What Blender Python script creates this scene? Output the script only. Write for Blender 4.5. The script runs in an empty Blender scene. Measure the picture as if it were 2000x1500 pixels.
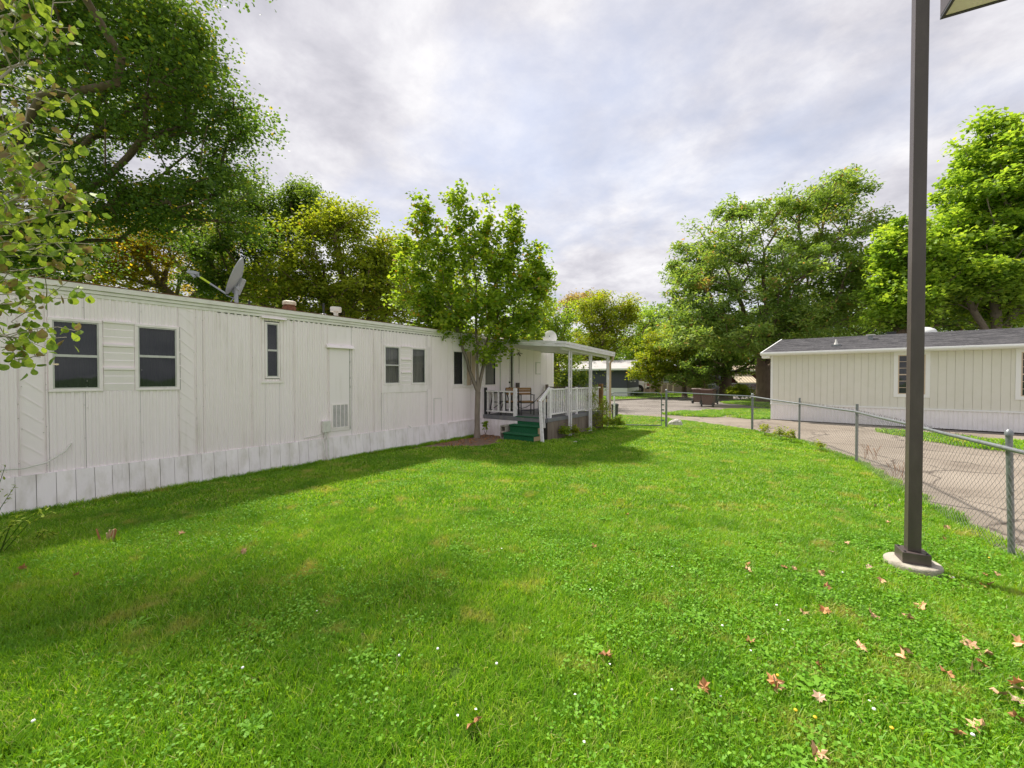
import bpy, math, random
import numpy as np
from mathutils import Vector, Matrix
random.seed(7); RNG = np.random.default_rng(7)
S = bpy.context.scene; COL = S.collection
R = math.radians
# ------------------------------------------------------------------ camera
CAM_H = 1.75; FPX = 800.0; PITCH = R(-0.86)
cam_d = bpy.data.cameras.new('camera'); cam = bpy.data.objects.new('camera', cam_d); COL.objects.link(cam)
cam.location = (0, 0, CAM_H); cam.rotation_euler = (R(90) + PITCH, 0, 0)
cam_d.sensor_width = 36; cam_d.lens = 36 * FPX / 2000; cam_d.clip_start = 0.05; cam_d.clip_end = 1500
S.camera = cam
# ------------------------------------------------------------------ light
SHADOW = Vector((0.39, -0.53, -1.0))                 # the way the sunlight travels
SUN_EL = math.atan2(1.0, math.hypot(0.39, 0.53)); SUN_AZ = math.atan2(-0.39, 0.53)
S.view_settings.view_transform = 'Standard'; S.view_settings.look = 'None'
S.view_settings.gamma = 1; S.view_settings.use_curve_mapping = False
S.view_settings.exposure = 0.87
S.cycles.diffuse_bounces = 7; S.cycles.max_bounces = 14
sun_d = bpy.data.lights.new('sun', 'SUN'); sun_d.energy = 4.1; sun_d.angle = R(3.0); sun_d.color = (1.0, 0.95, 0.86)
sun = bpy.data.objects.new('sun', sun_d); COL.objects.link(sun); sun.location = (-20, 27, 50)
sun.rotation_euler = SHADOW.to_track_quat('-Z', 'Y').to_euler()
world = bpy.data.worlds.new('World'); S.world = world; world.use_nodes = True
def build_world():
    nt = world.node_tree; N = nt.nodes; L = nt.links; N.clear()
    def nd(t, **k):
        n = N.new(t)
        for a, b in k.items(): setattr(n, a, b)
        return n
    def math_(op, a, b=None, c=None):
        n = nd('ShaderNodeMath', operation=op)
        for i, v in enumerate((a, b, c)):
            if v is None: continue
            if isinstance(v, (int, float)): n.inputs[i].default_value = v
            else: L.new(v, n.inputs[i])
        return n.outputs[0]
    out = nd('ShaderNodeOutputWorld'); bg = nd('ShaderNodeBackground'); bg.inputs['Strength'].default_value = 0.1
    sky = nd('ShaderNodeTexSky', sky_type='NISHITA', sun_disc=False, sun_elevation=SUN_EL, sun_rotation=SUN_AZ)
    tc = nd('ShaderNodeTexCoord'); sep = nd('ShaderNodeSeparateXYZ'); L.new(tc.outputs['Generated'], sep.inputs[0])
    z = math_('ADD', math_('MAXIMUM', sep.outputs['Z'], 0.0), 0.22)
    comb = nd('ShaderNodeCombineXYZ'); L.new(math_('DIVIDE', sep.outputs['X'], z), comb.inputs[0]); L.new(math_('DIVIDE', sep.outputs['Y'], z), comb.inputs[1])
    def noise(scale, det, rough, dist, rot, sx=1.0, sy=1.0, off=(0, 0, 0)):
        m = nd('ShaderNodeMapping'); m.inputs['Scale'].default_value = (sx, sy, 1); m.inputs['Rotation'].default_value = (0, 0, rot); m.inputs['Location'].default_value = off
        L.new(comb.outputs[0], m.inputs[0]); n = nd('ShaderNodeTexNoise'); n.inputs['Scale'].default_value = scale; n.inputs['Detail'].default_value = det
        n.inputs['Roughness'].default_value = rough; n.inputs['Distortion'].default_value = dist; L.new(m.outputs[0], n.inputs['Vector']); return n.outputs['Fac']
    def ramp(f, stops):
        r = nd('ShaderNodeValToRGB'); e = r.color_ramp.elements; e[0].position = stops[0][0]; e[0].color = stops[0][1]; e[1].position = stops[-1][0]; e[1].color = stops[-1][1]
        for p, c in stops[1:-1]: x = e.new(p); x.color = c
        L.new(f, r.inputs[0]); return r.outputs[0]
    big = noise(0.95, 8, 0.56, 0.2, 0.5, 1.0, 1.1, (0.4, 1.1, 0))
    fine = noise(3.4, 10, 0.62, 0.15, 0.9, 1.0, 1.1, (2.4, 0.3, 0))
    tone = math_('ADD', math_('MULTIPLY', big, 0.58), math_('MULTIPLY', fine, 0.42))
    g = lambda a, b, c: (a, b, c, 1)
    cl = ramp(tone, [(0.39, g(0.44, 0.435, 0.485)), (0.47, g(0.57, 0.56, 0.605)), (0.54, g(0.70, 0.69, 0.72)), (0.63, g(0.85, 0.84, 0.845))])
    vm = nd('ShaderNodeVectorMath', operation='SCALE'); L.new(cl, vm.inputs[0]); vm.inputs['Scale'].default_value = 7.1
    blue = nd('ShaderNodeMix', data_type='RGBA'); blue.inputs['Factor'].default_value = 0.45
    L.new(sky.outputs[0], blue.inputs['A']); blue.inputs['B'].default_value = (5.3, 5.5, 6.4, 1)
    cov0 = noise(0.62, 6, 0.55, 0.5, -0.3, 1.0, 1.3, (5.92, 2.38, 0))
    cov = ramp(math_('ADD', math_('MULTIPLY', cov0, 0.75), math_('MULTIPLY', fine, 0.25)), [(0.36, g(0.50, 0.50, 0.50)), (0.50, g(1, 1, 1))])
    mx = nd('ShaderNodeMix', data_type='RGBA'); L.new(cov, mx.inputs['Factor']); L.new(blue.outputs['Result'], mx.inputs['A']); L.new(vm.outputs[0], mx.inputs['B'])
    L.new(mx.outputs['Result'], bg.inputs['Color']); L.new(bg.outputs[0], out.inputs[0])
build_world()
# ------------------------------------------------------------------ pixel / frame helpers (for finding places on real planes)
def ray(px, py):
    d = Vector(((px - 1000) / FPX, 1.0, -(py - 750) / FPX)); d.rotate(Matrix.Rotation(PITCH, 3, 'X')); return d
def G(px, py, z=0.0):
    d = ray(px, py); t = (z - CAM_H) / d.z; return Vector((d.x * t, d.y * t, z))
def at(px, py, Y):
    d = ray(px, py); t = Y / d.y; return Vector((d.x * t, Y, CAM_H + d.z * t))
class Frame:
    def __init__(s, x, y, ang):
        s.o = Vector((x, y, 0)); s.a = ang; s.m = Matrix.Translation(s.o) @ Matrix.Rotation(ang, 4, 'Z'); s.i = s.m.inverted()
    def w(s, p): return s.m @ Vector(p)
    def hit(s, px, py, yl=0.0):                      # picture point -> (x, z) on the frame's vertical plane y = yl
        d = s.i.to_3x3() @ ray(px, py); o = s.i @ Vector((0, 0, CAM_H)); t = (yl - o.y) / d.y; p = o + d * t
        return p.x, p.z
WORLD = Frame(0, 0, 0)
TR = Frame(-6.2, 5.37, math.atan2(0.808, 0.589))     # mobile home wall: x along the wall, -y out over the lawn
RH = Frame(11.0, 17.4, math.atan2(-0.646, 0.763))    # green house on the right
# ------------------------------------------------------------------ mesh building
class MB:
    def __init__(s): s.v = []; s.f = []; s.sm = False
    def add(s, vs, fs):
        b = len(s.v); s.v += [tuple(v) for v in vs]; s.f += [tuple(b + i for i in f) for f in fs]; return s
    def box(s, x0, x1, y0, y1, z0, z1):
        return s.add([(x0,y0,z0),(x1,y0,z0),(x1,y1,z0),(x0,y1,z0),(x0,y0,z1),(x1,y0,z1),(x1,y1,z1),(x0,y1,z1)],
                     [(0,3,2,1),(4,5,6,7),(0,1,5,4),(1,2,6,5),(2,3,7,6),(3,0,4,7)])
    def bar(s, a, b, w, h=None, up=(0, 0, 1)):
        a = Vector(a); b = Vector(b); h = h or w; d = (b - a).normalized(); up = Vector(up)
        if abs(d.dot(up)) > 0.98: up = Vector((1, 0, 0))
        sx = d.cross(up).normalized() * w / 2; uz = sx.normalized().cross(d) * h / 2
        vs = [p + q for p in (a, b) for q in (-sx - uz, sx - uz, sx + uz, -sx + uz)]
        return s.add(vs, [(0,1,2,3),(7,6,5,4),(0,4,5,1),(1,5,6,2),(2,6,7,3),(3,7,4,0)])
    def tube(s, pts, r, n=8, cap=True):
        pts = [Vector(p) for p in pts]; rs = r if isinstance(r, (list, tuple)) else [r] * len(pts); b = len(s.v); pr = None
        for i, p in enumerate(pts):
            d = (pts[min(i + 1, len(pts) - 1)] - pts[max(i - 1, 0)]).normalized()
            if pr is None: pr = d.orthogonal().normalized()
            pr = (pr - d * pr.dot(d)).normalized(); q = d.cross(pr)
            for k in range(n): t = 2 * math.pi * k / n; s.v.append(tuple(p + (pr * math.cos(t) + q * math.sin(t)) * rs[i]))
        for i in range(len(pts) - 1):
            for k in range(n): k2 = (k + 1) % n; s.f.append((b+i*n+k, b+i*n+k2, b+(i+1)*n+k2, b+(i+1)*n+k))
        if cap: s.f.append(tuple(b + k for k in range(n))[::-1]); s.f.append(tuple(b + (len(pts)-1)*n + k for k in range(n)))
        return s
    def lathe(s, c, prof, n=20, squash=1.0):
        c = Vector(c); b = len(s.v)
        for r, z in prof:
            for k in range(n): t = 2 * math.pi * k / n; s.v.append((c.x + r * math.cos(t), c.y + r * squash * math.sin(t), c.z + z))
        for i in range(len(prof) - 1):
            for k in range(n): k2 = (k + 1) % n; s.f.append((b+i*n+k, b+i*n+k2, b+(i+1)*n+k2, b+(i+1)*n+k))
        s.f.append(tuple(b + k for k in range(n))[::-1]); s.f.append(tuple(b + (len(prof)-1)*n + k for k in range(n)))
        return s
    def prism(s, poly, axis, a, b):                  # poly in the two other axes, extruded along axis from a to b
        n = len(poly); o = {'x': lambda t, p: (t, p[0], p[1]), 'y': lambda t, p: (p[0], t, p[1]), 'z': lambda t, p: (p[0], p[1], t)}[axis]
        return s.add([o(a, p) for p in poly] + [o(b, p) for p in poly],
                     [tuple(range(n))[::-1], tuple(range(n, 2 * n))] + [(i, (i + 1) % n, n + (i + 1) % n, n + i) for i in range(n)])
    def mesh(s, name, m, off=(0, 0, 0), smooth=None):
        me = bpy.data.meshes.new(name); o = Vector(off)
        me.from_pydata([(v[0]-o.x, v[1]-o.y, v[2]-o.z) for v in s.v], [], s.f)
        if m: me.materials.append(m)
        if s.sm if smooth is None else smooth:
            me.shade_smooth()
            try: me.set_sharp_from_angle(angle=R(40))
            except Exception: pass
        me.update(); return me
OFF = {}
def tag(o, label=None, cat=None, group=None, kind=None):
    if label: o['label'] = label
    if cat: o['category'] = cat
    if group: o['group'] = group
    if kind: o['kind'] = kind
    return o
def thing(name, label, cat, frame=WORLD, base=(0, 0, 0), group=None):
    o = bpy.data.objects.new(name, None); COL.objects.link(o); o.empty_display_size = 0.2
    o.location = frame.w(base); o.rotation_euler = (0, 0, frame.a); OFF[o.name] = Vector(base); return tag(o, label, cat, group)
def part(name, mb, m, parent, label=None, kind=None, smooth=None, bevel=0):
    off = OFF[parent.name]; me = mb.mesh(name, m, off, smooth); o = bpy.data.objects.new(name, me); COL.objects.link(o)
    o.parent = parent; OFF[o.name] = off
    if bevel:
        b = o.modifiers.new('bevel', 'BEVEL'); b.width = bevel; b.segments = 2; b.limit_method = 'ANGLE'
    return tag(o, label, None, None, kind)
def piece(name, me, parent, loc, rot=(0, 0, 0), scale=None):
    o = bpy.data.objects.new(name, me); COL.objects.link(o); o.parent = parent; o.location = Vector(loc) - OFF[parent.name]; o.rotation_euler = rot
    if scale: o.scale = scale
    OFF[o.name] = Vector(loc); return o
def single(name, mb, m, label, cat, frame=WORLD, base=(0, 0, 0), group=None, kind=None, smooth=None, bevel=0):
    me = mb.mesh(name, m, base, smooth); o = bpy.data.objects.new(name, me); COL.objects.link(o); o.location = frame.w(base); o.rotation_euler = (0, 0, frame.a)
    if bevel:
        b = o.modifiers.new('bevel', 'BEVEL'); b.width = bevel; b.segments = 2; b.limit_method = 'ANGLE'
    return tag(o, label, cat, group, kind)
def copy_tree(o, parent=None):
    c = o.copy(); COL.objects.link(c); c.parent = parent
    if o.name in OFF: OFF[c.name] = OFF[o.name]
    for ch in list(o.children): copy_tree(ch, c)
    return c
def fast_mesh(name, V, F, m, tone=None, smooth=False):
    me = bpy.data.meshes.new(name); V = np.asarray(V, np.float32); F = np.asarray(F, np.int32); k = F.shape[1]
    me.vertices.add(len(V)); me.vertices.foreach_set('co', V.ravel()); me.loops.add(F.size); me.loops.foreach_set('vertex_index', F.ravel())
    me.polygons.add(len(F)); me.polygons.foreach_set('loop_start', np.arange(0, F.size, k, dtype=np.int32))
    if smooth: me.polygons.foreach_set('use_smooth', np.ones(len(F), bool))
    if tone is not None: a = me.attributes.new('tone', 'FLOAT', 'FACE'); a.data.foreach_set('value', np.asarray(tone, np.float32))
    me.materials.append(m); me.update(calc_edges=True); return me
# ------------------------------------------------------------------ materials
def nodes(name):
    m = bpy.data.materials.new(name); m.use_nodes = True; nt = m.node_tree; nt.nodes.clear()
    def nd(t, ins=None, **k):
        n = nt.nodes.new(t)
        for a, b in k.items(): setattr(n, a, b)
        for a, b in (ins or {}).items():
            if isinstance(b, bpy.types.NodeSocket): nt.links.new(b, n.inputs[a])
            else: n.inputs[a].default_value = b
        return n
    out = nd('ShaderNodeOutputMaterial'); return m, nt, nd, out
def c4(c): return (c[0], c[1], c[2], 1)
def mixc(nd, fac, a, b, mode='MIX'):
    n = nd('ShaderNodeMix', data_type='RGBA', blend_type=mode)
    for k, v in (('Factor', fac), ('A', a), ('B', b)):
        if isinstance(v, bpy.types.NodeSocket): n.id_data.links.new(v, n.inputs[k])
        else: n.inputs[k].default_value = v if k == 'Factor' else c4(v)
    return n.outputs['Result']
def ramp(nd, f, stops):
    r = nd('ShaderNodeValToRGB', {0: f}); e = r.color_ramp.elements; e[0].position = stops[0][0]; e[0].color = c4(stops[0][1]); e[1].position = stops[-1][0]; e[1].color = c4(stops[-1][1])
    for p, c in stops[1:-1]: x = e.new(p); x.color = c4(c)
    return r.outputs[0]
def noise(nd, scale, det=4, rough=0.55, sc=(1, 1, 1), obj=False):
    if obj: v = nd('ShaderNodeTexCoord').outputs['Object']
    else: v = nd('ShaderNodeNewGeometry').outputs['Position']
    mp = nd('ShaderNodeMapping', {'Vector': v, 'Scale': sc}); return nd('ShaderNodeTexNoise', {'Vector': mp.outputs[0], 'Scale': scale, 'Detail': det, 'Roughness': rough}).outputs['Fac']
def mat(name, col, rough=0.6, dirt=None, dirt_amt=0.5, scale=6, stretch=(1, 1, 1), bump=0.0, bscale=60, metal=0.0, spec=0.5, rand=0.0, bstretch=(1, 1, 1), lo=0.45, hi=0.72, streak=None):
    m, nt, nd, out = nodes(name); c = None
    if dirt: c = mixc(nd, ramp(nd, noise(nd, scale, 6, 0.62, stretch), [(lo, (0, 0, 0)), (hi, (dirt_amt,) * 3)]), col, dirt)
    if streak:
        k = mixc(nd, 1.0, ramp(nd, noise(nd, 9, 5, 0.7, (1, 1, 0.06)), [(0.52, (0, 0, 0)), (0.72, (1, 1, 1))]), ramp(nd, noise(nd, 1.1, 4, 0.6), [(0.42, (0, 0, 0)), (0.66, (0.42,) * 3)]), 'MULTIPLY'); c = mixc(nd, k, c if c is not None else col, streak)
    if rand:
        oi = nd('ShaderNodeObjectInfo'); v = nd('ShaderNodeMapRange', {0: oi.outputs['Random'], 3: 1 - rand, 4: 1 + rand}).outputs[0]
        hs = nd('ShaderNodeHueSaturation', {'Value': v}); 
        if c is not None: nt.links.new(c, hs.inputs['Color'])
        else: hs.inputs['Color'].default_value = c4(col)
        c = hs.outputs[0]
    p = nd('ShaderNodeBsdfPrincipled', {'Roughness': rough, 'Metallic': metal, 'Specular IOR Level': spec})
    if c is not None: nt.links.new(c, p.inputs['Base Color'])
    else: p.inputs['Base Color'].default_value = c4(col)
    if bump:
        b = nd('ShaderNodeBump', {'Height': noise(nd, bscale, 5, 0.6, bstretch), 'Strength': bump, 'Distance': 0.01}); nt.links.new(b.outputs[0], p.inputs['Normal'])
    nt.links.new(p.outputs[0], out.inputs[0]); return m
def leaf_mat(name, stops, transl=0.52, rough=0.55, patch=None):
    m, nt, nd, out = nodes(name); at_ = nd('ShaderNodeAttribute', attribute_name='tone').outputs['Fac']; c = ramp(nd, at_, stops)
    if patch:
        for col, sc, lo, hi, amt in patch:
            c = mixc(nd, ramp(nd, noise(nd, sc, 4, 0.6), [(lo, (0, 0, 0)), (hi, (amt,) * 3)]), c, col)
    p = nd('ShaderNodeBsdfPrincipled', {'Base Color': c, 'Roughness': rough, 'Specular IOR Level': 0.35})
    tcol = mixc(nd, 1.0, c, (1.5, 1.4, 0.6), 'MULTIPLY'); t = nd('ShaderNodeBsdfTranslucent', {'Color': tcol})
    mx = nd('ShaderNodeMixShader', {0: transl, 1: p.outputs[0], 2: t.outputs[0]}); nt.links.new(mx.outputs[0], out.inputs[0]); return m
def glass_mat(name, col=(0.03, 0.035, 0.045), rough=0.03):
    m, nt, nd, out = nodes(name); p = nd('ShaderNodeBsdfPrincipled', {'Base Color': c4(col), 'Roughness': rough, 'Specular IOR Level': 0.8, 'IOR': 1.55})
    b = nd('ShaderNodeBump', {'Height': noise(nd, 1.6, 2), 'Strength': 0.15, 'Distance': 0.02}); nt.links.new(b.outputs[0], p.inputs['Normal'])
    tr = nd('ShaderNodeBsdfTransparent'); mx = nd('ShaderNodeMixShader', {0: 0.52, 1: tr.outputs[0], 2: p.outputs[0]}); nt.links.new(mx.outputs[0], out.inputs[0]); return m
M = {}
M['siding'] = mat('painted_aluminium', (0.95, 0.86, 0.89), 0.42, (0.87, 0.78, 0.77), 0.5, 1.3, (1, 1, 0.35), 0.12, 14, streak=(0.50, 0.44, 0.36))
M['trimw'] = mat('painted_trim', (0.95, 0.86, 0.88), 0.45, (0.55, 0.52, 0.43), 0.35, 5, (1, 1, 0.5), 0.1, 30)
M['fascia'] = mat('painted_fascia', (0.82, 0.78, 0.74), 0.4, (0.5, 0.45, 0.38), 0.35, 7)
M['skirt'] = mat('painted_plywood', (0.94, 0.87, 0.90), 0.7, (0.55, 0.50, 0.43), 0.55, 6, (1, 1, 0.4), 0.5, 40, rand=0.05, bstretch=(1, 1, 0.15), streak=(0.42, 0.37, 0.31))
M['gap'] = mat('dark_gap', (0.03, 0.028, 0.025), 0.9)
M['roofm'] = mat('metal_roof', (0.42, 0.41, 0.38), 0.5, (0.2, 0.12, 0.07), 0.7, 3)
M['rust'] = mat('rusty_metal', (0.22, 0.09, 0.045), 0.8, (0.05, 0.03, 0.025), 0.8, 18, bump=0.4, bscale=80)
M['rustcap'] = mat('rust_streaked_cap', (0.66, 0.60, 0.48), 0.6, (0.25, 0.11, 0.05), 0.9, 14)
M['glass'] = glass_mat('window_glass'); M['inside'] = mat('dark_interior', (0.06, 0.06, 0.065), 0.9)
M['curtain'] = mat('grey_blind', (0.50, 0.48, 0.42), 0.9, (0.16, 0.16, 0.15), 0.6, 9, (1, 1, 0.1))
M['mesh_dark'] = mat('window_screen', (0.10, 0.085, 0.07), 0.8, (0.2, 0.17, 0.13), 0.5, 3)
M['drape'] = mat('dark_drapes', (0.035, 0.037, 0.045), 0.9, (0.02, 0.02, 0.025), 0.9, 7, (1, 1, 0.15))
M['pink'] = mat('tan_panel', (0.62, 0.47, 0.36), 0.8)
M['black'] = mat('black_metal', (0.02, 0.021, 0.024), 0.5)
M['alu'] = mat('aluminium_frame', (0.55, 0.55, 0.52), 0.35, (0.35, 0.34, 0.30), 0.4, 12, metal=0.4)
M['dish'] = mat('grey_dish', (0.36, 0.37, 0.40), 0.5); M['dishw'] = mat('white_dish', (0.75, 0.75, 0.73), 0.5)
M['lime'] = mat('lime_label', (0.55, 0.70, 0.03), 0.5)
M['pvc'] = mat('vent_plastic', (0.72, 0.70, 0.66), 0.5, (0.4, 0.37, 0.32), 0.4, 14)
M['canopy'] = mat('canopy_aluminium', (0.76, 0.72, 0.76), 0.4, (0.48, 0.40, 0.36), 0.4, 6)
M['deckgrey'] = mat('grey_deck_paint', (0.16, 0.16, 0.18), 0.7, (0.28, 0.25, 0.22), 0.6, 6, bump=0.3, rand=0.1)
M['deckside'] = mat('weathered_brown_board', (0.17, 0.13, 0.105), 0.85, (0.30, 0.25, 0.21), 0.6, 8, (1, 1, 0.2), 0.5, 40, rand=0.15, bstretch=(1, 1, 0.15))
M['brown'] = mat('brown_post', (0.20, 0.10, 0.04), 0.8, bump=0.3)
M['railw'] = mat('white_rail_paint', (0.84, 0.80, 0.82), 0.6, (0.42, 0.38, 0.34), 0.5, 16, bump=0.25)
M['carpet'] = mat('green_turf_carpet', (0.012, 0.115, 0.045), 0.95, (0.02, 0.17, 0.07), 0.8, 22, bump=0.8, bscale=260)
M['block'] = mat('concrete_block', (0.40, 0.36, 0.31), 0.95, (0.28, 0.25, 0.21), 0.6, 12, bump=0.6, bscale=90)
M['wood'] = mat('slat_wood', (0.30, 0.16, 0.06), 0.6, (0.18, 0.09, 0.04), 0.6, 10, (1, 1, 1))
M['woodpale'] = mat('pale_board', (0.50, 0.36, 0.22), 0.7)
M['sage'] = mat('sage_siding', (0.73, 0.715, 0.64), 0.65, (0.68, 0.67, 0.57), 0.6, 3, bump=0.25, bscale=45, rand=0.015, bstretch=(1, 1, 0.25))
M['sagegap'] = mat('sage_groove', (0.48, 0.45, 0.37), 0.9)
M['whitetrim'] = mat('white_trim', (0.84, 0.84, 0.83), 0.5); M['vinylskirt'] = mat('white_vinyl_skirting', (0.90, 0.87, 0.88), 0.45, (0.7, 0.68, 0.66), 0.4, 4)
M['shingle'] = mat('charcoal_shingles', (0.085, 0.082, 0.09), 0.85, (0.16, 0.15, 0.155), 0.9, 9, (1, 1, 1), 0.8, 120)
M['paleshingle'] = mat('pale_shingles', (0.42, 0.40, 0.39), 0.9, (0.32, 0.30, 0.29), 0.7, 3, bump=0.5)
M['navy'] = mat('charcoal_blue_siding', (0.065, 0.068, 0.09), 0.6)
M['tansash'] = mat('tan_sash', (0.60, 0.48, 0.36), 0.5)
M['bronze'] = mat('bronze_paint', (0.070, 0.053, 0.050), 0.42, (0.11, 0.085, 0.08), 0.7, 7, (1, 1, 0.25), 0.1, 60)
M['lens'] = mat('milky_lens', (0.85, 0.76, 0.70), 0.25, (0.66, 0.56, 0.48), 0.7, 3)
M['conc'] = mat('footing_concrete', (0.42, 0.38, 0.31), 0.95, (0.13, 0.11, 0.08), 0.85, 7, bump=0.6, bscale=70)
M['galv'] = mat('galvanized_steel', (0.26, 0.275, 0.29), 0.42, (0.12, 0.12, 0.12), 0.8, 30, metal=0.5, bump=0.1)
M['wire'] = mat('galvanized_wire', (0.20, 0.195, 0.185), 0.6, metal=0.1)
M['gatem'] = mat('dark_gate_pipe', (0.16, 0.18, 0.18), 0.45, metal=0.4)
M['rock'] = mat('pale_rock', (0.58, 0.54, 0.49), 0.9, (0.33, 0.30, 0.27), 0.8, 7, bump=0.8, bscale=25)
M['bin'] = mat('brown_bin_plastic', (0.10, 0.052, 0.042), 0.55); M['bin2'] = mat('black_bin_plastic', (0.025, 0.028, 0.03), 0.5)
M['bark'] = mat('brown_bark', (0.17, 0.12, 0.085), 0.95, (0.09, 0.065, 0.05), 0.8, 9, (1, 1, 0.25), 1.0, 30, bstretch=(1, 1, 0.2))
M['barkg'] = mat('grey_bark', (0.27, 0.22, 0.18), 0.95, (0.14, 0.11, 0.09), 0.8, 9, (1, 1, 0.3), 0.9, 35, bstretch=(1, 1, 0.25))
M['twig'] = mat('pale_twig_bark', (0.38, 0.33, 0.27), 0.85, (0.2, 0.16, 0.12), 0.6, 20)
M['dirt'] = mat('bare_earth', (0.20, 0.13, 0.09), 0.98, (0.32, 0.21, 0.14), 0.8, 7, bump=1.0, bscale=30)
M['red'] = mat('dark_red_wall', (0.10, 0.015, 0.02), 0.7); M['tanwall'] = mat('tan_house_wall', (0.36, 0.28, 0.20), 0.8)
M['mulch'] = mat('orange_mulch', (0.42, 0.19, 0.08), 0.95, (0.2, 0.1, 0.05), 0.8, 9)
M['awn'] = mat('striped_awning', (0.62, 0.53, 0.38), 0.7); M['paint'] = mat('white_car_paint', (0.80, 0.80, 0.80), 0.2)
M['lamp'] = mat('red_tail_lamp', (0.25, 0.01, 0.015), 0.2); M['tyre'] = mat('tyre_rubber', (0.02, 0.02, 0.02), 0.85)
def ground_mats():
    m, nt, nd, out = nodes('lawn_soil')
    c = ramp(nd, noise(nd, 3, 6, 0.65), [(0.3, (0.06, 0.10, 0.02)), (0.55, (0.10, 0.19, 0.02)), (0.75, (0.19, 0.20, 0.05))])
    b = nd('ShaderNodeBump', {'Height': noise(nd, 40, 5, 0.7), 'Strength': 1.0, 'Distance': 0.03})
    p = nd('ShaderNodeBsdfPrincipled', {'Base Color': c, 'Roughness': 0.95, 'Normal': b.outputs[0], 'Specular IOR Level': 0.1}); nt.links.new(p.outputs[0], out.inputs[0]); M['soil'] = m
    for key, name, c0, c1, c2, crack in (('asphalt', 'worn_asphalt', (0.19, 0.165, 0.15), (0.245, 0.215, 0.195), (0.29, 0.26, 0.235), 0.5),
                                  ('drive', 'old_driveway_concrete', (0.22, 0.18, 0.145), (0.28, 0.235, 0.19), (0.33, 0.28, 0.23), 0.55)):
        m, nt, nd, out = nodes(name)
        a = ramp(nd, noise(nd, 0.45, 8, 0.62), [(0.33, c0), (0.5, c1), (0.68, c2)])
        g = ramp(nd, noise(nd, 90, 3, 0.7), [(0.35, (0.72, 0.72, 0.72)), (0.65, (1.1, 1.1, 1.1))]); c = mixc(nd, 1.0, a, g, 'MULTIPLY')
        pos = nd('ShaderNodeNewGeometry').outputs['Position']; wn = nd('ShaderNodeTexNoise', {'Vector': pos, 'Scale': 1.3, 'Detail': 5})
        wv = nd('ShaderNodeVectorMath', {0: wn.outputs['Color']}, operation='SCALE'); wv.inputs['Scale'].default_value = 0.9
        pv = nd('ShaderNodeVectorMath', {0: pos, 1: wv.outputs[0]}, operation='ADD')
        vo = nd('ShaderNodeTexVoronoi', {'Vector': pv.outputs[0], 'Scale': crack}, feature='DISTANCE_TO_EDGE')
        k = ramp(nd, vo.outputs['Distance'], [(0.0, (1, 1, 1)), (0.022, (0, 0, 0))]); k2 = ramp(nd, noise(nd, 0.9, 3), [(0.34, (0, 0, 0)), (0.50, (0.95, 0.95, 0.95))])
        kk = mixc(nd, 1.0, k, k2, 'MULTIPLY'); c = mixc(nd, kk, c, (0.07, 0.055, 0.045)); c = mixc(nd, ramp(nd, noise(nd, 0.8, 6, 0.7, (1, 1, 1)), [(0.56, (0, 0, 0)), (0.75, (0.55,) * 3)]), c, (c0[0] * .45, c0[1] * .42, c0[2] * .4)); c = mixc(nd, ramp(nd, noise(nd, 14, 4, 0.75), [(0.6, (0, 0, 0)), (0.8, (0.35,) * 3)]), c, (0.42, 0.37, 0.31))
        b = nd('ShaderNodeBump', {'Height': noise(nd, 120, 4, 0.7), 'Strength': 0.5, 'Distance': 0.01})
        p = nd('ShaderNodeBsdfPrincipled', {'Base Color': c, 'Roughness': 0.92, 'Normal': b.outputs[0], 'Specular IOR Level': 0.2}); nt.links.new(p.outputs[0], out.inputs[0]); M[key] = m
ground_mats()
GREENS = dict(
    cotton=[(0, (0.055, 0.12, 0.025)), (0.5, (0.115, 0.21, 0.04)), (0.95, (0.22, 0.32, 0.05)), (1, (0.55, 0.42, 0.03))],
    yellow=[(0, (0.18, 0.19, 0.02)), (0.5, (0.34, 0.30, 0.03)), (1, (0.60, 0.42, 0.04))],
    deep=[(0, (0.07, 0.13, 0.03)), (0.5, (0.13, 0.22, 0.045)), (1, (0.23, 0.32, 0.06))],
    olive=[(0, (0.13, 0.19, 0.02)), (0.5, (0.26, 0.33, 0.03)), (0.94, (0.38, 0.42, 0.04)), (1, (0.38, 0.26, 0.05))],
    maple=[(0, (0.12, 0.22, 0.025)), (0.5, (0.25, 0.38, 0.035)), (0.95, (0.42, 0.50, 0.05)), (1, (0.48, 0.30, 0.05))],
    locust=[(0, (0.12, 0.20, 0.05)), (0.5, (0.22, 0.34, 0.08)), (0.9, (0.36, 0.46, 0.12)), (1, (0.42, 0.24, 0.10))],
    catalpa=[(0, (0.14, 0.26, 0.04)), (0.5, (0.28, 0.43, 0.055)), (1, (0.44, 0.56, 0.08))],
    lime=[(0, (0.15, 0.22, 0.02)), (0.5, (0.26, 0.33, 0.025)), (0.93, (0.38, 0.40, 0.03)), (1, (0.46, 0.30, 0.07))],
    bronze=[(0, (0.22, 0.17, 0.09)), (0.5, (0.34, 0.26, 0.12)), (1, (0.44, 0.34, 0.14))])
LM = {k: leaf_mat('leaf_' + k, v) for k, v in GREENS.items()}
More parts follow.
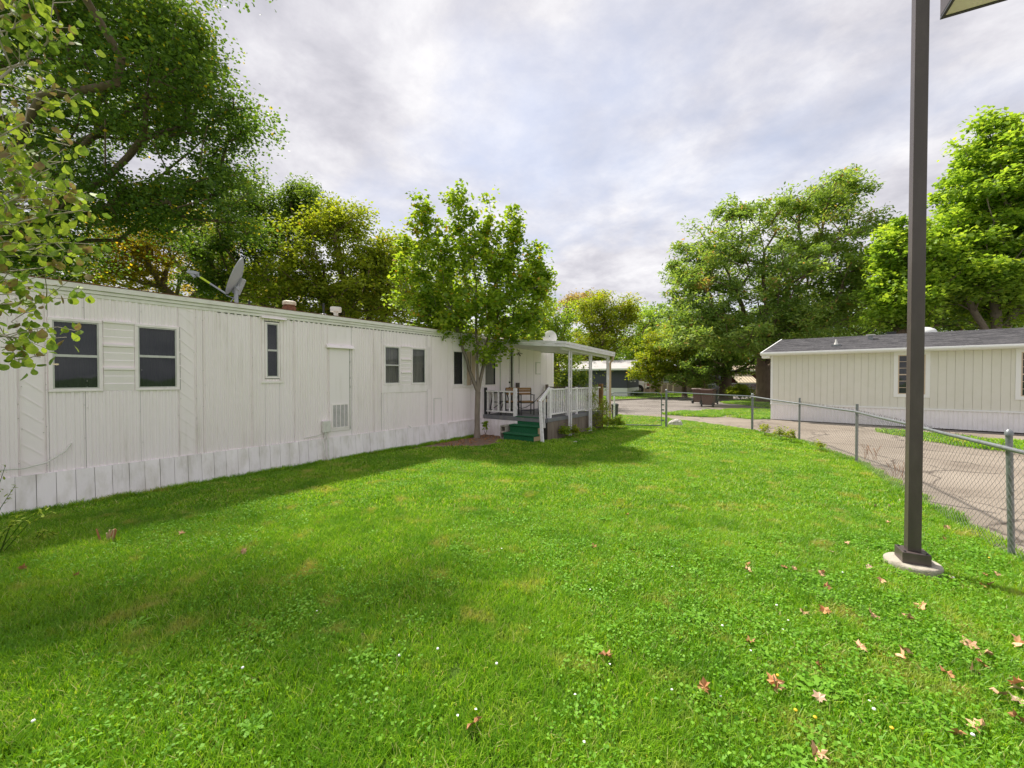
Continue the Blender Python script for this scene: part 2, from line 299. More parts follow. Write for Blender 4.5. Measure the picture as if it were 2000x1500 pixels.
# ------------------------------------------------------------------ trees
def skeleton(base, lead, clumps, step, rng, r0, rise=0.12, stems=None):
    pos = [Vector(base)]; par = [-1]; pl = [0.0]
    for q in lead:
        q = Vector(q); p = pos[-1]; d = (q - p).length; k = max(1, int(d / step))
        for i in range(1, k + 1):
            nn = p.lerp(q, i / k) + Vector(rng.normal(0, 0.02 * d, 3)) * (0 if i == k else 1); pl.append(pl[-1] + (nn - pos[-1]).length); par.append(len(pos) - 1); pos.append(nn)
    top_i = len(pos) - 1
    for st in stems or []:
        prev = top_i
        for q in st:
            q = Vector(q); p = pos[prev]; d = (q - p).length; k = max(1, int(d / step))
            for i in range(1, k + 1): nn = p.lerp(q, i / k) + Vector(rng.normal(0, 0.02 * d, 3)) * (0 if i == k else 1); pl.append(pl[prev] + (nn - pos[prev]).length); par.append(prev); pos.append(nn); prev = len(pos) - 1
    nl = len(pos); lo = top_i if stems else 1 if nl < 3 else max(1, int(nl * 0.33)); tips = []
    top = pos[-1]; order = sorted(clumps, key=lambda c: (Vector(c) - top).length)
    for c in order:
        c = Vector(c); P = np.array([tuple(p) for p in pos[lo:]]); PL = np.array(pl[lo:]); d = np.linalg.norm(P - np.array(c), axis=1)
        cost = d + 0.35 * PL + 1.2 * np.maximum(0, P[:, 2] - c.z + 0.15 * d); i = int(np.argmin(cost)) + lo; p = pos[i]; dd = (c - p).length
        mid = (p + c) / 2 + Vector((0, 0, rise * dd)) + Vector(rng.normal(0, 0.07 * dd, 3)); k = max(1, int(dd / step)); prev = i
        for j in range(1, k + 1):
            t = j / k; nn = p * (1-t)**2 + mid * 2*t*(1-t) + c * t*t; pl.append(pl[prev] + (nn - pos[prev]).length); par.append(prev); pos.append(nn); prev = len(pos) - 1
        tips.append(prev)
    cnt = np.zeros(len(pos))
    for t in tips: cnt[t] += 1
    for i in range(len(pos) - 1, 0, -1): cnt[par[i]] += cnt[i]
    r = r0 * np.sqrt(np.maximum(cnt, 0.4) / max(1, len(tips)))
    nb = np.array([tuple(p) for p in pos]); r[0] = r0 * 1.35
    return nb, np.array(par), r
def limbs_mesh(name, nb, par, r, m, rmin=0.0):
    V = []; F = []; b = 0
    idx = [i for i in range(1, len(nb)) if r[i] >= rmin]; big = [i for i in idx if r[i] > 0.05]; small = [i for i in idx if r[i] <= 0.05]
    for ids, n in ((big, 9), (small, 4)):
        if not ids: continue
        ids = np.array(ids); A = nb[par[ids]]; B = nb[ids]; ra = np.minimum(r[par[ids]], r[ids] * 1.4); rb = r[ids]; d = B - A; d /= np.linalg.norm(d, axis=1)[:, None] + 1e-9
        ref = np.where(np.abs(d[:, 2:3]) > 0.9, [[1, 0, 0]], [[0, 0, 1]]); x = np.cross(d, ref); x /= np.linalg.norm(x, axis=1)[:, None]; y = np.cross(d, x); t = np.linspace(0, 2*np.pi, n, endpoint=False)
        ring = x[:, None, :] * np.cos(t)[None, :, None] + y[:, None, :] * np.sin(t)[None, :, None]
        v = np.concatenate([A[:, None] - d[:, None] * (ra * 0.3)[:, None, None] + ring * ra[:, None, None], B[:, None] + ring * rb[:, None, None]], 1)
        k = np.arange(n); k2 = (k + 1) % n; f = np.stack([k, k2, k2 + n, k + n], 1)[None] + (np.arange(len(ids)) * 2 * n)[:, None, None] + b
        V.append(v.reshape(-1, 3)); F.append(f.reshape(-1, 4)); b += len(ids) * 2 * n
    return fast_mesh(name, np.concatenate(V), np.concatenate(F), m, smooth=True)
def unit(a): return a / (np.linalg.norm(a, axis=1)[:, None] + 1e-9)
def leaf_quads(c, ln, wd, rng, up=0.6, droop=0.0):
    n = len(c); a = rng.normal(0, 1, (n, 3)); a[:, 2] = a[:, 2] * 0.5 - droop; a = unit(a); nr = rng.normal(0, 1, (n, 3)); nr[:, 2] = np.abs(nr[:, 2]) + up; b = unit(np.cross(nr, a)); nn = np.cross(a, b)
    s = rng.uniform(0.65, 1.2, n)[:, None]; l = ln * s / 2; w = wd * s / 2
    v = np.stack([c - a*l, c + b*w - a*l*0.15 + nn*w*0.35, c + a*l, c - b*w - a*l*0.15 + nn*w*0.35], 1)
    i = np.arange(n)[:, None] * 4; return v.reshape(-1, 3), np.concatenate([i, i+1, i+2, i+3], 1)
def env(px, py, Y, rx, ry, rd=None, w=1.0):
    c = at(px, py, Y); k = Y / FPX; return (c.x, c.y, c.z, rx * k, rd or rx * k * 0.85, ry * k, w)
def crown_points(blobs, n, rng, outer=2.6):
    vol = np.array([b[3] * b[4] * b[5] * b[6] for b in blobs]); vol = vol ** 0.6; ch = rng.choice(len(blobs), n, p=vol / vol.sum()); B = np.array(blobs)[ch]
    d = unit(rng.normal(0, 1, (n, 3))); rr = rng.uniform(0, 1, n) ** (1 / outer); return B[:, :3] + d * rr[:, None] * B[:, 3:6]
def tree(name, label, base, r0, blobs, nclump, nleaf, leaf, kind, lead=None, seed=1, sig=0.45, flat=0.6, bark='bark', group=None, cat='tree', step=0.7, droop=0.1, up=0.6, zmin=0.8, outer=2.6, rmin=0.0, spread=None, stems=None):
    rng = np.random.default_rng(seed); base = Vector(base); cl = crown_points(blobs, nclump, rng, outer); cl = cl[cl[:, 2] > zmin]
    if lead is None:
        b = blobs[0]; lead = [(base.x + (b[0]-base.x)*0.2, base.y + (b[1]-base.y)*0.2, base.z + (b[2]-b[5]*0.9-base.z)*0.8), (base.x + (b[0]-base.x)*0.7, base.y + (b[1]-base.y)*0.7, b[2] - b[5]*0.2)]
    nb, par, r = skeleton(base, lead, cl, step, rng, r0, stems=stems)
    t = thing(name, label, cat, WORLD, tuple(base), group); o = np.array(base)
    me = limbs_mesh('trunk', nb - o, par, r, M[bark], rmin); tk = bpy.data.objects.new('trunk', me); COL.objects.link(tk); tk.parent = t
    # leaves: round the clumps and along the outer twigs
    w = rng.uniform(0.5, 1.6, len(cl)); ci = rng.choice(len(cl), nleaf, p=w / w.sum()); sg = rng.uniform(0.6, 1.35, len(cl))[ci] * sig
    ns = 7; sub = unit(rng.normal(0, 1, (len(cl) * ns, 3))) * (rng.uniform(0, 1, (len(cl) * ns, 1)) ** .45) * 1.45; off = sub[ci * ns + rng.integers(0, ns, nleaf)] + unit(rng.normal(0, 1, (nleaf, 3))) * (rng.uniform(0, 1, (nleaf, 1)) ** .4) * 1.15
    off = off * sg[:, None]; off[:, 2] *= flat
    if spread is not None: off *= np.array(spread)
    c = cl[ci] + off; ctone = rng.normal(0, 0.13, len(cl))[ci]; c = c[c[:, 2] > 0.15]; ctone = ctone[:len(c)]
    v, f = leaf_quads(c - o, leaf[0], leaf[1], rng, up, droop); tone = np.clip(0.45 + ctone + rng.normal(0, 0.2, len(c)), 0, 0.985); tone[rng.uniform(0, 1, len(c)) > 0.988] = 1.0
    me = fast_mesh('crown', v, f, LM[kind], tone); cr = bpy.data.objects.new('crown', me); COL.objects.link(cr); cr.parent = t
    return t
# ------------------------------------------------------------------ the ground
def sheet(name, pts, z, m, label=None, thick=0.0, kind='structure', sub=0, wobble=0.0):
    pts = [tuple(p)[:2] for p in pts]
    if sub:                                          # break long edges so they can wander
        q = []
        for i, p in enumerate(pts):
            n = pts[(i + 1) % len(pts)]; d = math.dist(p, n); k = max(1, int(d / sub))
            if d > 40: k = 1
            for j in range(k):
                t = j / k; a = wobble if j else 0; q.append((p[0] + (n[0]-p[0])*t + random.uniform(-a, a), p[1] + (n[1]-p[1])*t + random.uniform(-a, a)))
        pts = q
    b = MB()
    if thick: b.prism(pts, 'z', z - thick, z)
    else: b.add([(x, y, z) for x, y in pts], [tuple(range(len(pts)))])
    me = b.mesh(name, m); o = bpy.data.objects.new(name, me); COL.objects.link(o); return tag(o, label, kind=kind)
def inside(poly, x, y):
    poly = np.array([tuple(p)[:2] for p in poly]); r = np.zeros(len(x), bool)
    for i in range(len(poly)):
        x1, y1 = poly[i]; x2, y2 = poly[(i + 1) % len(poly)]
        with np.errstate(divide='ignore', invalid='ignore'): r ^= ((y1 > y) != (y2 > y)) & (x < (x2-x1)*(y-y1)/(y2-y1+1e-12) + x1)
    return r
sheet('ground', [(-400, -400), (400, -400), (400, 600), (-400, 600)], -0.05, M['soil'], 'grassy ground running under the homes and trees to the horizon')
road_poly = [(2.8, -4), (60, -4), (60, 44), (27.0, 44), (16.3, 37.2), (7.8, 31.8), (-8, 22.0), (-8, 17.6), (1.0, 18.4), (3.0, 12), (3.2, 5)]
sheet('road', road_poly, -0.035, M['asphalt'], 'worn pinkish grey asphalt lane curving past the homes')
drive_poly = [(1.0, -4.5), (12, -4.5), (20.6, 4), (17.5, 10.4), (11.4, 16.6), G(1506, 800), G(1440, 799.5), G(1370, 803), G(1300, 808), G(1215, 811), (4.4, 19.3), (6, 13), (4, 5)]
sheet('driveway', drive_poly, -0.022, M['drive'], 'cracked pale concrete driveway between the wire fence and the green home')
fence_pts = [(1.36, -3.0), (2.86, 0.0), (3.85, 1.98), (4.84, 3.97), (5.85, 6.0), (7.0, 8.3), (7.86, 11.24), (7.93, 13.5), (5.43, 14.4)]
lawn_poly = [(-9, -4)] + [(0.9, -4), (2.95, 0.0), (4.93, 3.97), (5.92, 5.95), (7.05, 8.25), (7.9, 11.2), (8.0, 13.4)] + [G(1435, 836), G(1367, 826.5), G(1299, 817), G(1205, 810.5)] + [(4.0, 19.0), (-4, 18.6), (-12, 14)]
sheet('lawn', lawn_poly, 0.0, M['soil'], 'bright green lawn between the white mobile home and the wire fence', 0.04, sub=0.3, wobble=0.03)
isl1 = [G(*p) for p in [(1304, 808.5), (1340, 812), (1400, 813.5), (1430, 808.5), (1470, 803.5), (1508, 801.5), (1508, 800), (1440, 800.5), (1370, 803), (1330, 806)]]
isl2 = [G(*p) for p in [(1438, 815), (1470, 809), (1510, 805), (1560, 803), (1560, 812)]] + [(11.2, 17.5), G(1470, 818.5)]
isl3 = [G(*p) for p in [(1412, 787), (1435, 783), (1480, 778), (1560, 777), (1640, 785), (1600, 797), (1503, 796), (1450, 789.5)]]
far_lawn = [(-8, 22.2), (7.7, 32.0), (16.2, 37.4), (27, 44.2), (60, 50), (60, 90), (-60, 90), (-60, 22)]
strip4 = [G(*p) for p in [(1728, 842), (1770, 844.5), (1807, 848), (1900, 856), (2000, 864), (2300, 889), (2300, 925), (2000, 882), (1900, 871), (1807, 857.5), (1760, 848)]]
for i, (p, lab) in enumerate(((isl1, 'narrow grass island between the lane and the driveway'), (isl2, 'small grass patch at the corner of the green home'), (isl3, 'shaded grass under the big spreading tree'), (strip4, 'grass strip along the driveway by the green home'), (far_lawn, 'grass on the far side of the lane'))):
    sheet('grass_verge', p, -0.005, M['soil'], lab, 0.03, sub=0.5, wobble=0.05)
kerb = MB()
kl = [(-8, 22.05), (7.75, 31.9), (16.25, 37.3), (27, 44.1)]
for a, b in zip(kl, kl[1:]): kerb.bar((a[0], a[1], 0.0), (b[0], b[1], 0.0), 0.16, 0.12)
o = bpy.data.objects.new('kerb', kerb.mesh('kerb', M['drive'])); COL.objects.link(o); tag(o, 'low concrete kerb along the far side of the lane', kind='structure')
# light walks and mulch
sheet('path', [G(*p) for p in [(1400, 791), (1450, 794), (1504, 797.5), (1504, 800.5), (1440, 801), (1390, 799), (1370, 794)]], -0.012, M['drive'], 'pale concrete apron beyond the grass island')
dirt_poly = [TR.w(p) for p in [(6.0, 0.05, 0), (9.05, 0.05, 0), (9.0, -1.2, 0), (8.4, -1.4, 0), (7.9, -1.5, 0), (6.9, -1.3, 0), (6.4, -0.75, 0), (5.9, -0.3, 0)]]
sheet('bare_soil', dirt_poly, 0.006, M['dirt'], 'bare brown earth littered with leaves under the young maple', sub=0.2, wobble=0.05)
sheet('mulch_bed', [G(*p) for p in [(1250, 772), (1262, 765), (1300, 766), (1292, 772)]], 0.002, M['mulch'], 'orange mulch bed in front of the tan house')
sheet('stepping_slab', [(3.75, 15.6), (4.35, 15.7), (4.9, 16.6), (4.3, 16.7)], 0.012, M['block'], 'flat pale slab on the grass beyond the gate')
# ------------------------------------------------------------------ white mobile home
U0, U1, ZT = -5.0, 13.3, 3.04
home = thing('mobile_home', 'long white mobile home with ribbed metal siding and plank skirting on the left', 'mobile home', TR, (0, 0, 0))
b = MB(); b.box(U0, U1 - 0.01, 0.12, 3.6, 0.45, 2.86); part('body', b, M['inside'], home)
b = MB(); b.box(U1 - 0.008, U1 + 0.01, 0.02, 3.6, 0.0, 2.9); b.box(U0, U1, 3.58, 3.61, 0.0, 2.9); b.box(U0 - 0.02, U0, 0.02, 3.6, 0, 2.9); part('end_wall', b, M['siding'], home)
b = MB(); prof = [(-0.03, 3.035), (0.3, 3.075), (1.0, 3.15), (1.8, 3.18), (2.7, 3.14), (3.63, 3.035), (3.63, 2.87), (0.02, 2.87)]
b.prism(prof, 'x', U0 - 0.03, U1 + 0.03); part('roof', b, M['roofm'], home)
# ribbed siding, cut round every opening
def ribs(b, x0, x1, z0, z1, pitch, dep=0.012, y=0.0, strip=None):
    n = max(1, round((x1 - x0) / pitch)); p = (x1 - x0) / n; xs = []
    for i in range(n):
        a = x0 + i * p; xs += [(a, 0), (a + p*0.30, 0), (a + p*0.42, -dep), (a + p*0.72, -dep), (a + p*0.84, 0)]
    xs.append((x1, 0)); vs = []
    for x, d in xs: vs += [(x, y + d, z0), (x, y + d, z1)]
    b.add(vs, [(2*i, 2*i+2, 2*i+3, 2*i+1) for i in range(len(xs) - 1)])
OPEN = [(0.08, 1.49, 1.56, 2.56), (2.75, 3.01, 1.73, 2.81), (5.36, 6.68, 1.58, 2.53), (7.67, 8.45, 1.53, 2.53), (9.05, 9.63, 1.5, 2.5), (9.88, 10.4, 0.6, 2.7)]
seams = [-5.0, -3.8, -2.6, -1.4, -0.45, -0.17, 0.04, 0.42, 1.0, 1.47, 1.68, 1.80, 2.52, 3.28, 3.97, 4.52, 5.08, 5.30, 5.72, 6.72, 6.86, 7.48, 8.42, 9.0, 9.84, 10.58]
for i, (a, c) in enumerate(zip(seams, seams[1:])):
    b = MB(); z0, z1 = (0.485 if c < 9.1 else 0.45), 2.885; fl = (a == -0.17 or a == 1.47); pit = 0.075 if c <= 1.5 else (0.055 if c < 3.5 else 0.048); flat = a in (3.97, 9.84)
    cuts = sorted({a, c} | {v for o_ in OPEN for v in o_[:2] if a < v < c}); e = 0.004 * (i % 2)
    for s, t in zip(cuts, cuts[1:]):
        zs = [z0]
        for (x0, x1, q0, q1) in sorted(OPEN, key=lambda q: q[2]):
            if x0 < (s + t) / 2 < x1: zs += [q0, q1]
        zs.append(z1)
        for k in range(0, len(zs), 2):
            if k and a >= 0.42 and c <= 1.47: part('siding_panel', b, M['siding'], home); b = MB()
            if zs[k+1] - zs[k] < 0.02: continue
            if c in (7.48, 8.42): pass
            if fl or flat: b.add([(s, -e, zs[k]), (t, -e, zs[k]), (t, -e, zs[k+1]), (s, -e, zs[k+1])], [(0, 1, 2, 3)])
            else: ribs(b, s + 0.003, t, zs[k], zs[k+1], pit, y=-e)
    if fl:                                            # embossed slanting lines on the two flat strips
        z = z0
        while z < z1 - 0.02:
            z2 = min(z + 0.20, z1); x1_, zz = c, z
            b.bar((a, -e - 0.003, min(z + 0.22, z1)), (c, -e - 0.0025, z + 0.02), 0.0045, 0.012); z += 0.21
    part('siding_panel', b, M['siding'], home, 'flat siding strip embossed with slanting lines' if fl else None)
b = MB()
for s in (-1.4, -0.45, -0.165, 0.04, 1.475, 1.68, 1.80, 2.52, 3.28, 3.97, 5.08, 6.86, 7.48): b.box(s - 0.004, s + 0.004, -0.0155, -0.003, 0.5, 2.88)
part('seam_strip', b, M['trimw'], home, kind='stuff')
# plainer wide-grooved wall behind the deck
gb = [10.58, 10.95, 11.4, 11.85, 12.3, 12.72, 13.12, 13.3]
for a, c in zip(gb, gb[1:]):
    b = MB(); b.box(a + 0.006, c - 0.006, -0.012, 0.0, 0.05, 2.885); part('wall_panel', b, M['siding'], home)
b = MB(); b.box(10.58, 13.3, 0.001, 0.03, 0.05, 2.88); b.box(8.9, 10.58, 0.002, 0.1, 0.0, 0.5); part('backing', b, M['gap'], home)
# fascia in three ledges
for k, (z0, z1, d) in enumerate(((2.875, 2.925, 0.018), (2.928, 2.975, 0.034), (2.978, 3.05, 0.055))):
    b = MB(); b.box(U0 - 0.04, U1 + 0.03, -d, 0.02, z0, z1); part('fascia_strip', b, M['fascia'], home, bevel=0.004)
b = MB(); b.box(U0 - 0.05, U1 + 0.04, -0.06, 0.25, 3.052, 3.062); part('roof_edge', b, M['rust'], home, 'rusted thin roof edge')
b = MB()
for k in range(90): u = 2 + k * 0.1; b.box(u, u + 0.055, -0.0175, -0.001, 2.862, 2.8735)
part('drip_slots', b, M['gap'], home, kind='stuff')
b = MB()
for i in range(150): b.lathe((random.choice(seams[2:24]) + random.choice((-.01, .02)), -0.011, random.uniform(0.55, 2.8)), [(0.005, -0.004), (0.006, 0), (0.004, 0.004)], 6)
part('screws', b, M['alu'], home, kind='stuff')
# plank skirting
b = MB(); b.prism([(-0.03, 0.0), (-0.001, 0.49), (0.02, 0.49), (0.02, 0.0)], 'x', U0, 9.0); part('skirt_backing', b, M['deckside'], home)
skm = MB().prism([(-0.072, -0.02), (-0.03, 0.494), (-0.012, 0.494), (-0.05, -0.02)], 'x', 0, 0.1745).mesh('skirt_board', M['skirt'])
k = 0; u = -4.9
while u < 8.95:
    w = random.choice((0.176, 0.18, 0.184)); o = piece('skirt_board', skm, home, (u, random.uniform(-0.003, 0.003), 0), (0, random.uniform(-0.004, 0.004), 0), (w / 0.18, 1, 1)); u += w
b = MB(); b.box(7.45, 8.96, -0.045, -0.005, 0.478, 0.52); part('skirt_cap', b, M['trimw'], home, bevel=0.004)
# windows
def window(parent, x0, x1, z0, z1, y=0.0, split=0.5, m='trimw', lab=None, fw=0.04, screen=None, muntin=0, sash='alu', sill=True, blind=None):
    b = MB(); P = 0.026
    b.box(x0 - fw, x1 + fw, y - P, y + 0.03, z1, z1 + fw); b.box(x0 - fw, x1 + fw, y - P, y + 0.03, z0 - fw, z0)
    b.box(x0 - fw, x0, y - P, y + 0.03, z0 + .0005, z1 - .0005); b.box(x1, x1 + fw, y - P, y + 0.03, z0 + .0005, z1 - .0005)
    w = part('window', b, M[m], parent, lab, bevel=0.004)
    b = MB(); t = 0.016
    b.box(x0 + .001, x0 + t, y - 0.014, y + 0.02, z0 + .001, z1 - .001); b.box(x1 - t, x1 - .001, y - 0.014, y + 0.02, z0 + .001, z1 - .001); b.box(x0 + t, x1 - t, y - 0.013, y + 0.02, z1 - t, z1 - .001); b.box(x0 + t, x1 - t, y - 0.013, y + 0.02, z0 + .001, z0 + t)
    if split: zm = z0 + (z1 - z0) * split; b.box(x0 + t, x1 - t, y - 0.018, y + 0.015, zm - 0.017, zm + 0.017)
    for q in range(muntin):
        zz = z0 + (z1 - z0) * (q + 1) / (muntin + 1)
        if not split or abs(zz - (z0 + (z1 - z0) * split)) > 0.03: b.box(x0 + t, x1 - t, y - 0.008, y + 0.004, zz - 0.01, zz + 0.01)
    part('sash', b, M[sash], w)
    zs = [z0 + t, z1 - t] if not split else [z0 + t, z0 + (z1 - z0) * split - 0.017, z0 + (z1 - z0) * split + 0.017, z1 - t]
    for q in range(0, len(zs), 2):
        b = MB(); yy = y + (0.0 if q == 0 else 0.008); b.add([(x0 + t, yy, zs[q]), (x1 - t, yy, zs[q]), (x1 - t, yy, zs[q+1]), (x0 + t, yy, zs[q+1])], [(0, 1, 2, 3)]); part('pane', b, M['glass'], w)
    if blind:
        b = MB(); x = x0 + 0.01; 
        while x < x1 - 0.02: b.add([(x, y + 0.05, z0), (x + 0.035, y + 0.065, z0), (x + 0.035, y + 0.065, z1), (x, y + 0.05, z1)], [(0, 1, 2, 3)]); b.add([(x + 0.035, y + 0.065, z0), (x + 0.05, y + 0.05, z0), (x + 0.05, y + 0.05, z1), (x + 0.035, y + 0.065, z1)], [(0, 1, 2, 3)]); x += 0.05
        part('curtain', b, M[blind], w)
    return w
def shutter(parent, x0, x1, z0, z1, n=3):
    for q in range(n):
        a = z0 + (z1 - z0) * q / n; c = z0 + (z1 - z0) * (q + 1) / n; h = c - a
        b = MB(); pr = [(-0.006, a + .001), (-0.020, a + h*0.3), (-0.014, a + h*0.32), (-0.024, a + h*0.62), (-0.018, a + h*0.64), (-0.028, a + h*0.86), (-0.044, a + h*0.9), (-0.044, c - 0.004), (-0.006, c - .001)]
        b.prism(pr, 'x', x0, x1); part('shutter_slat', b, M['siding'], parent)
window(home, 0.12, 0.56, 1.60, 2.52, split=0.49, blind='drape'); window(home, 0.98, 1.44, 1.60, 2.52, split=0.52, blind='drape')
b = MB(); b.box(0.60, 0.94, -0.004, 0.02, 1.56, 2.56); part('shutter_back', b, M['siding'], home); shutter(home, 0.605, 0.935, 1.565, 2.575)
window(home, 2.78, 2.98, 1.77, 2.76, split=0.50, fw=0.03, lab='tall narrow window')
b = MB(); b.prism([(-0.002, 2.90), (-0.075, 2.865), (-0.08, 2.85), (-0.002, 2.85)], 'x', 2.68, 3.12); part('drip_cap', b, M['trimw'], home)
b = MB(); b.box(2.70, 2.74, -0.02, 0, 1.70, 2.84); b.box(3.02, 3.06, -0.02, 0, 1.70, 2.84); b.box(2.68, 3.08, -0.024, 0, 1.655, 1.695); part('window_trim', b, M['trimw'], home)
window(home, 5.40, 5.81, 1.62, 2.49, split=0.5, blind='curtain'); window(home, 6.22, 6.64, 1.62, 2.49, split=None, blind='curtain')
b = MB(); b.box(5.85, 6.18, -0.004, 0.02, 1.58, 2.53); part('shutter_back', b, M['siding'], home); shutter(home, 5.855, 6.175, 1.585, 2.545)
b = MB(); b.box(5.34, 6.70, -0.018, 0, 1.395, 1.575); b.box(5.30, 5.34, -0.018, 0, 1.395, 2.56); b.box(6.70, 6.82, -0.016, 0, 1.45, 2.56); part('window_trim', b, M['trimw'], home)
window(home, 7.71, 8.06, 1.57, 2.49, split=None, blind='mesh_dark', sash='black')
b = MB(); b.box(8.10, 8.26, -0.012, 0.02, 1.53, 2.53); part('window_trim', b, M['pvc'], home, bevel=.003)
b = MB(); b.box(8.27, 8.41, -0.02, 0.02, 1.53, 2.53); b.box(8.47, 8.62, -0.025, 0.0, 1.56, 2.48); part('wood_shutter', b, M['pink'], home)
b = MB(); b.box(7.66, 9.0, -0.03, 0, 1.47, 1.525); part('window_sill', b, M['trimw'], home)
window(home, 9.09, 9.59, 1.54, 2.46, split=None, blind='curtain', sash='black')
# utility door, vent grille, drip cap
b = MB(); b.box(4.0, 4.46, -0.02, 0.0, 0.62, 2.38); d_ = part('utility_door', b, M['siding'], home, 'flat blank access door with hinges', bevel=0.004)
b = MB()
for z in (0.66, 1.55, 1.75, 2.1): b.tube([(4.475, -0.026, z - 0.025), (4.475, -0.026, z + 0.025)], 0.009, 6)
b.box(4.465, 4.48, -0.02, 0, 0.62, 2.38); part('hinges', b, M['alu'], d_)
b = MB(); b.prism([(-0.002, 2.455), (-0.05, 2.44), (-0.085, 2.385), (-0.078, 2.375), (-0.002, 2.40)], 'x', 3.93, 4.55); part('drip_cap', b, M['trimw'], home)
b = MB(); b.box(4.04, 4.44, -0.032, -0.0205, 0.67, 0.70); b.box(4.04, 4.44, -0.032, -0.0205, 1.17, 1.20); b.box(4.04, 4.07, -0.032, -0.0205, .70, 1.17); b.box(4.41, 4.44, -0.032, -0.0205, .70, 1.17)
for x in (4.15, 4.24, 4.33): b.box(x - 0.006, x + 0.006, -0.031, -0.0205, .70, 1.17)
v_ = part('vent_grille', b, M['trimw'], d_)
b = MB(); b.box(4.07, 4.41, -0.0215, -0.0205, .70, 1.17); o = part('vent_backing', b, M['gap'], home)
b = MB()
for k in range(24): z = 0.705 + k * 0.0195; b.add([(4.07, -0.022, z + 0.012), (4.41, -0.022, z + 0.012), (4.41, -0.03, z), (4.07, -0.03, z)], [(0, 1, 2, 3)])
part('vent_louvres', b, M['pvc'], d_, kind='stuff')
# electric box and conduits
b = MB(); b.box(3.82, 3.98, -0.10, -0.012, 0.62, 0.86); eb = part('meter_box', b, M['pvc'], home, bevel=0.012)
b = MB(); b.tube([(3.90, -0.06, 0.62), (3.90, -0.06, 0.56), (3.92, -0.09, 0.45), (3.93, -0.10, 0.0)], 0.014, 8); b.tube([(3.87, -0.05, 0.62), (3.86, -0.07, 0.5), (3.80, -0.09, 0.44), (3.86, -0.10, 0.12), (3.94, -0.11, 0.02)], 0.011, 6); b.tube([(3.85, -0.04, 0.6), (3.7, -0.035, 0.565), (3.45, -0.03, 0.55)], 0.008, 6); b.lathe((3.88, -0.06, 0.60), [(0.025, -0.03), (0.025, 0.02)], 8); part('conduit', b, M['pvc'], eb, smooth=True)
b = MB(); b.add([(6.95, -0.013, 0.5), (6.955, -0.013, 0.5), (6.955, -0.013, 1.19), (6.95, -0.013, 1.19)], [(0, 1, 2, 3)]); b.box(6.95, 7.22, -0.0135, -0.001, 1.19, 1.20); b.box(7.215, 7.225, -0.0135, -0.001, 0.55, 1.19); b.box(6.95, 6.958, -0.0135, -0.001, 0.55, 1.19); part('access_hatch_outline', b, M['alu'], home)
b = MB(); b.tube([(6.06, -0.03, 0.55), (6.1, -0.07, 0.52), (6.12, -0.07, 0.5)], 0.012, 6); part('drain_stub', b, M['pvc'], home)
# entry door and its frame
b = MB(); b.box(9.90, 10.38, -0.01, 0.03, 0.62, 2.68); dr = part('front_door', b, M['siding'], home, 'pale panelled entry door', bevel=.003)
b = MB()
for (z0, z1) in ((0.8, 1.3), (1.4, 1.95), (2.05, 2.5)):
    for (x0, x1) in ((9.95, 10.10), (10.17, 10.32)): b.box(x0, x1, -0.018, -0.008, z0, z1)
part('door_panel', b, M['siding'], dr, bevel=.006)
b = MB()
for z in (1.42, 1.60): b.lathe((10.35, -0.03, z), [(0.012, -0.03), (0.032, -0.012), (0.032, 0.012), (0.012, 0.03)], 10)
part('door_knob', b, M['black'], dr)
b = MB(); b.box(10.39, 10.43, -0.02, 0.02, 0.62, 2.74); b.box(10.50, 10.57, -0.05, 0.0, 0.62, 2.74); b.box(9.84, 9.88, -0.02, 0.02, 0.62, 2.74); part('door_frame', b, M['alu'], home)
b = MB(); b.box(10.43, 10.50, -0.006, 0.02, 0.62, 2.74); part('door_gap', b, M['gap'], home)
b = MB(); b.box(10.72, 10.86, -0.09, -0.012, 1.40, 1.58); part('wall_lantern', b, M['mesh_dark'], home, bevel=.01)
b = MB(); b.box(11.98, 12.02, -0.03, -0.012, 1.9, 2.3); b.box(11.98, 12.3, -0.03, -0.012, 2.3, 2.33); b.box(11.98, 12.3, -0.03, -0.012, 1.88, 1.91); part('panel_door_outline', b, M['pvc'], home)
b = MB()
for k in range(14): b.tube([(10.85, -0.03, 2.62), (10.85 + random.uniform(-.16, .16), -0.05 - random.uniform(0, .08), 2.62 + random.uniform(-.14, .08))], 0.006, 4)
b.tube([(10.87, -0.03, 2.6), (10.9, -0.03, 2.3), (10.88, -0.03, 1.9)], 0.004, 4)
single('dried_wreath', b, M['mesh_dark'], 'small dried twig hanging beside the entry door under the porch roof', 'wreath', TR, (10.85, -0.03, 2.6))
# white hose looping off the siding
single('white_cable', MB().tube([TR.i @ G(-60, 948), (-0.45, -0.12, 0.62), (-0.15, -0.12, 0.60), (0.05, -0.08, 0.64), (0.22, -0.04, 0.76), (0.28, -0.02, 0.86)], 0.009, 6), M['pvc'], 'white cable looping down from the near left end of the siding', 'cable', TR, (0.28, -0.02, 0.86), smooth=True)
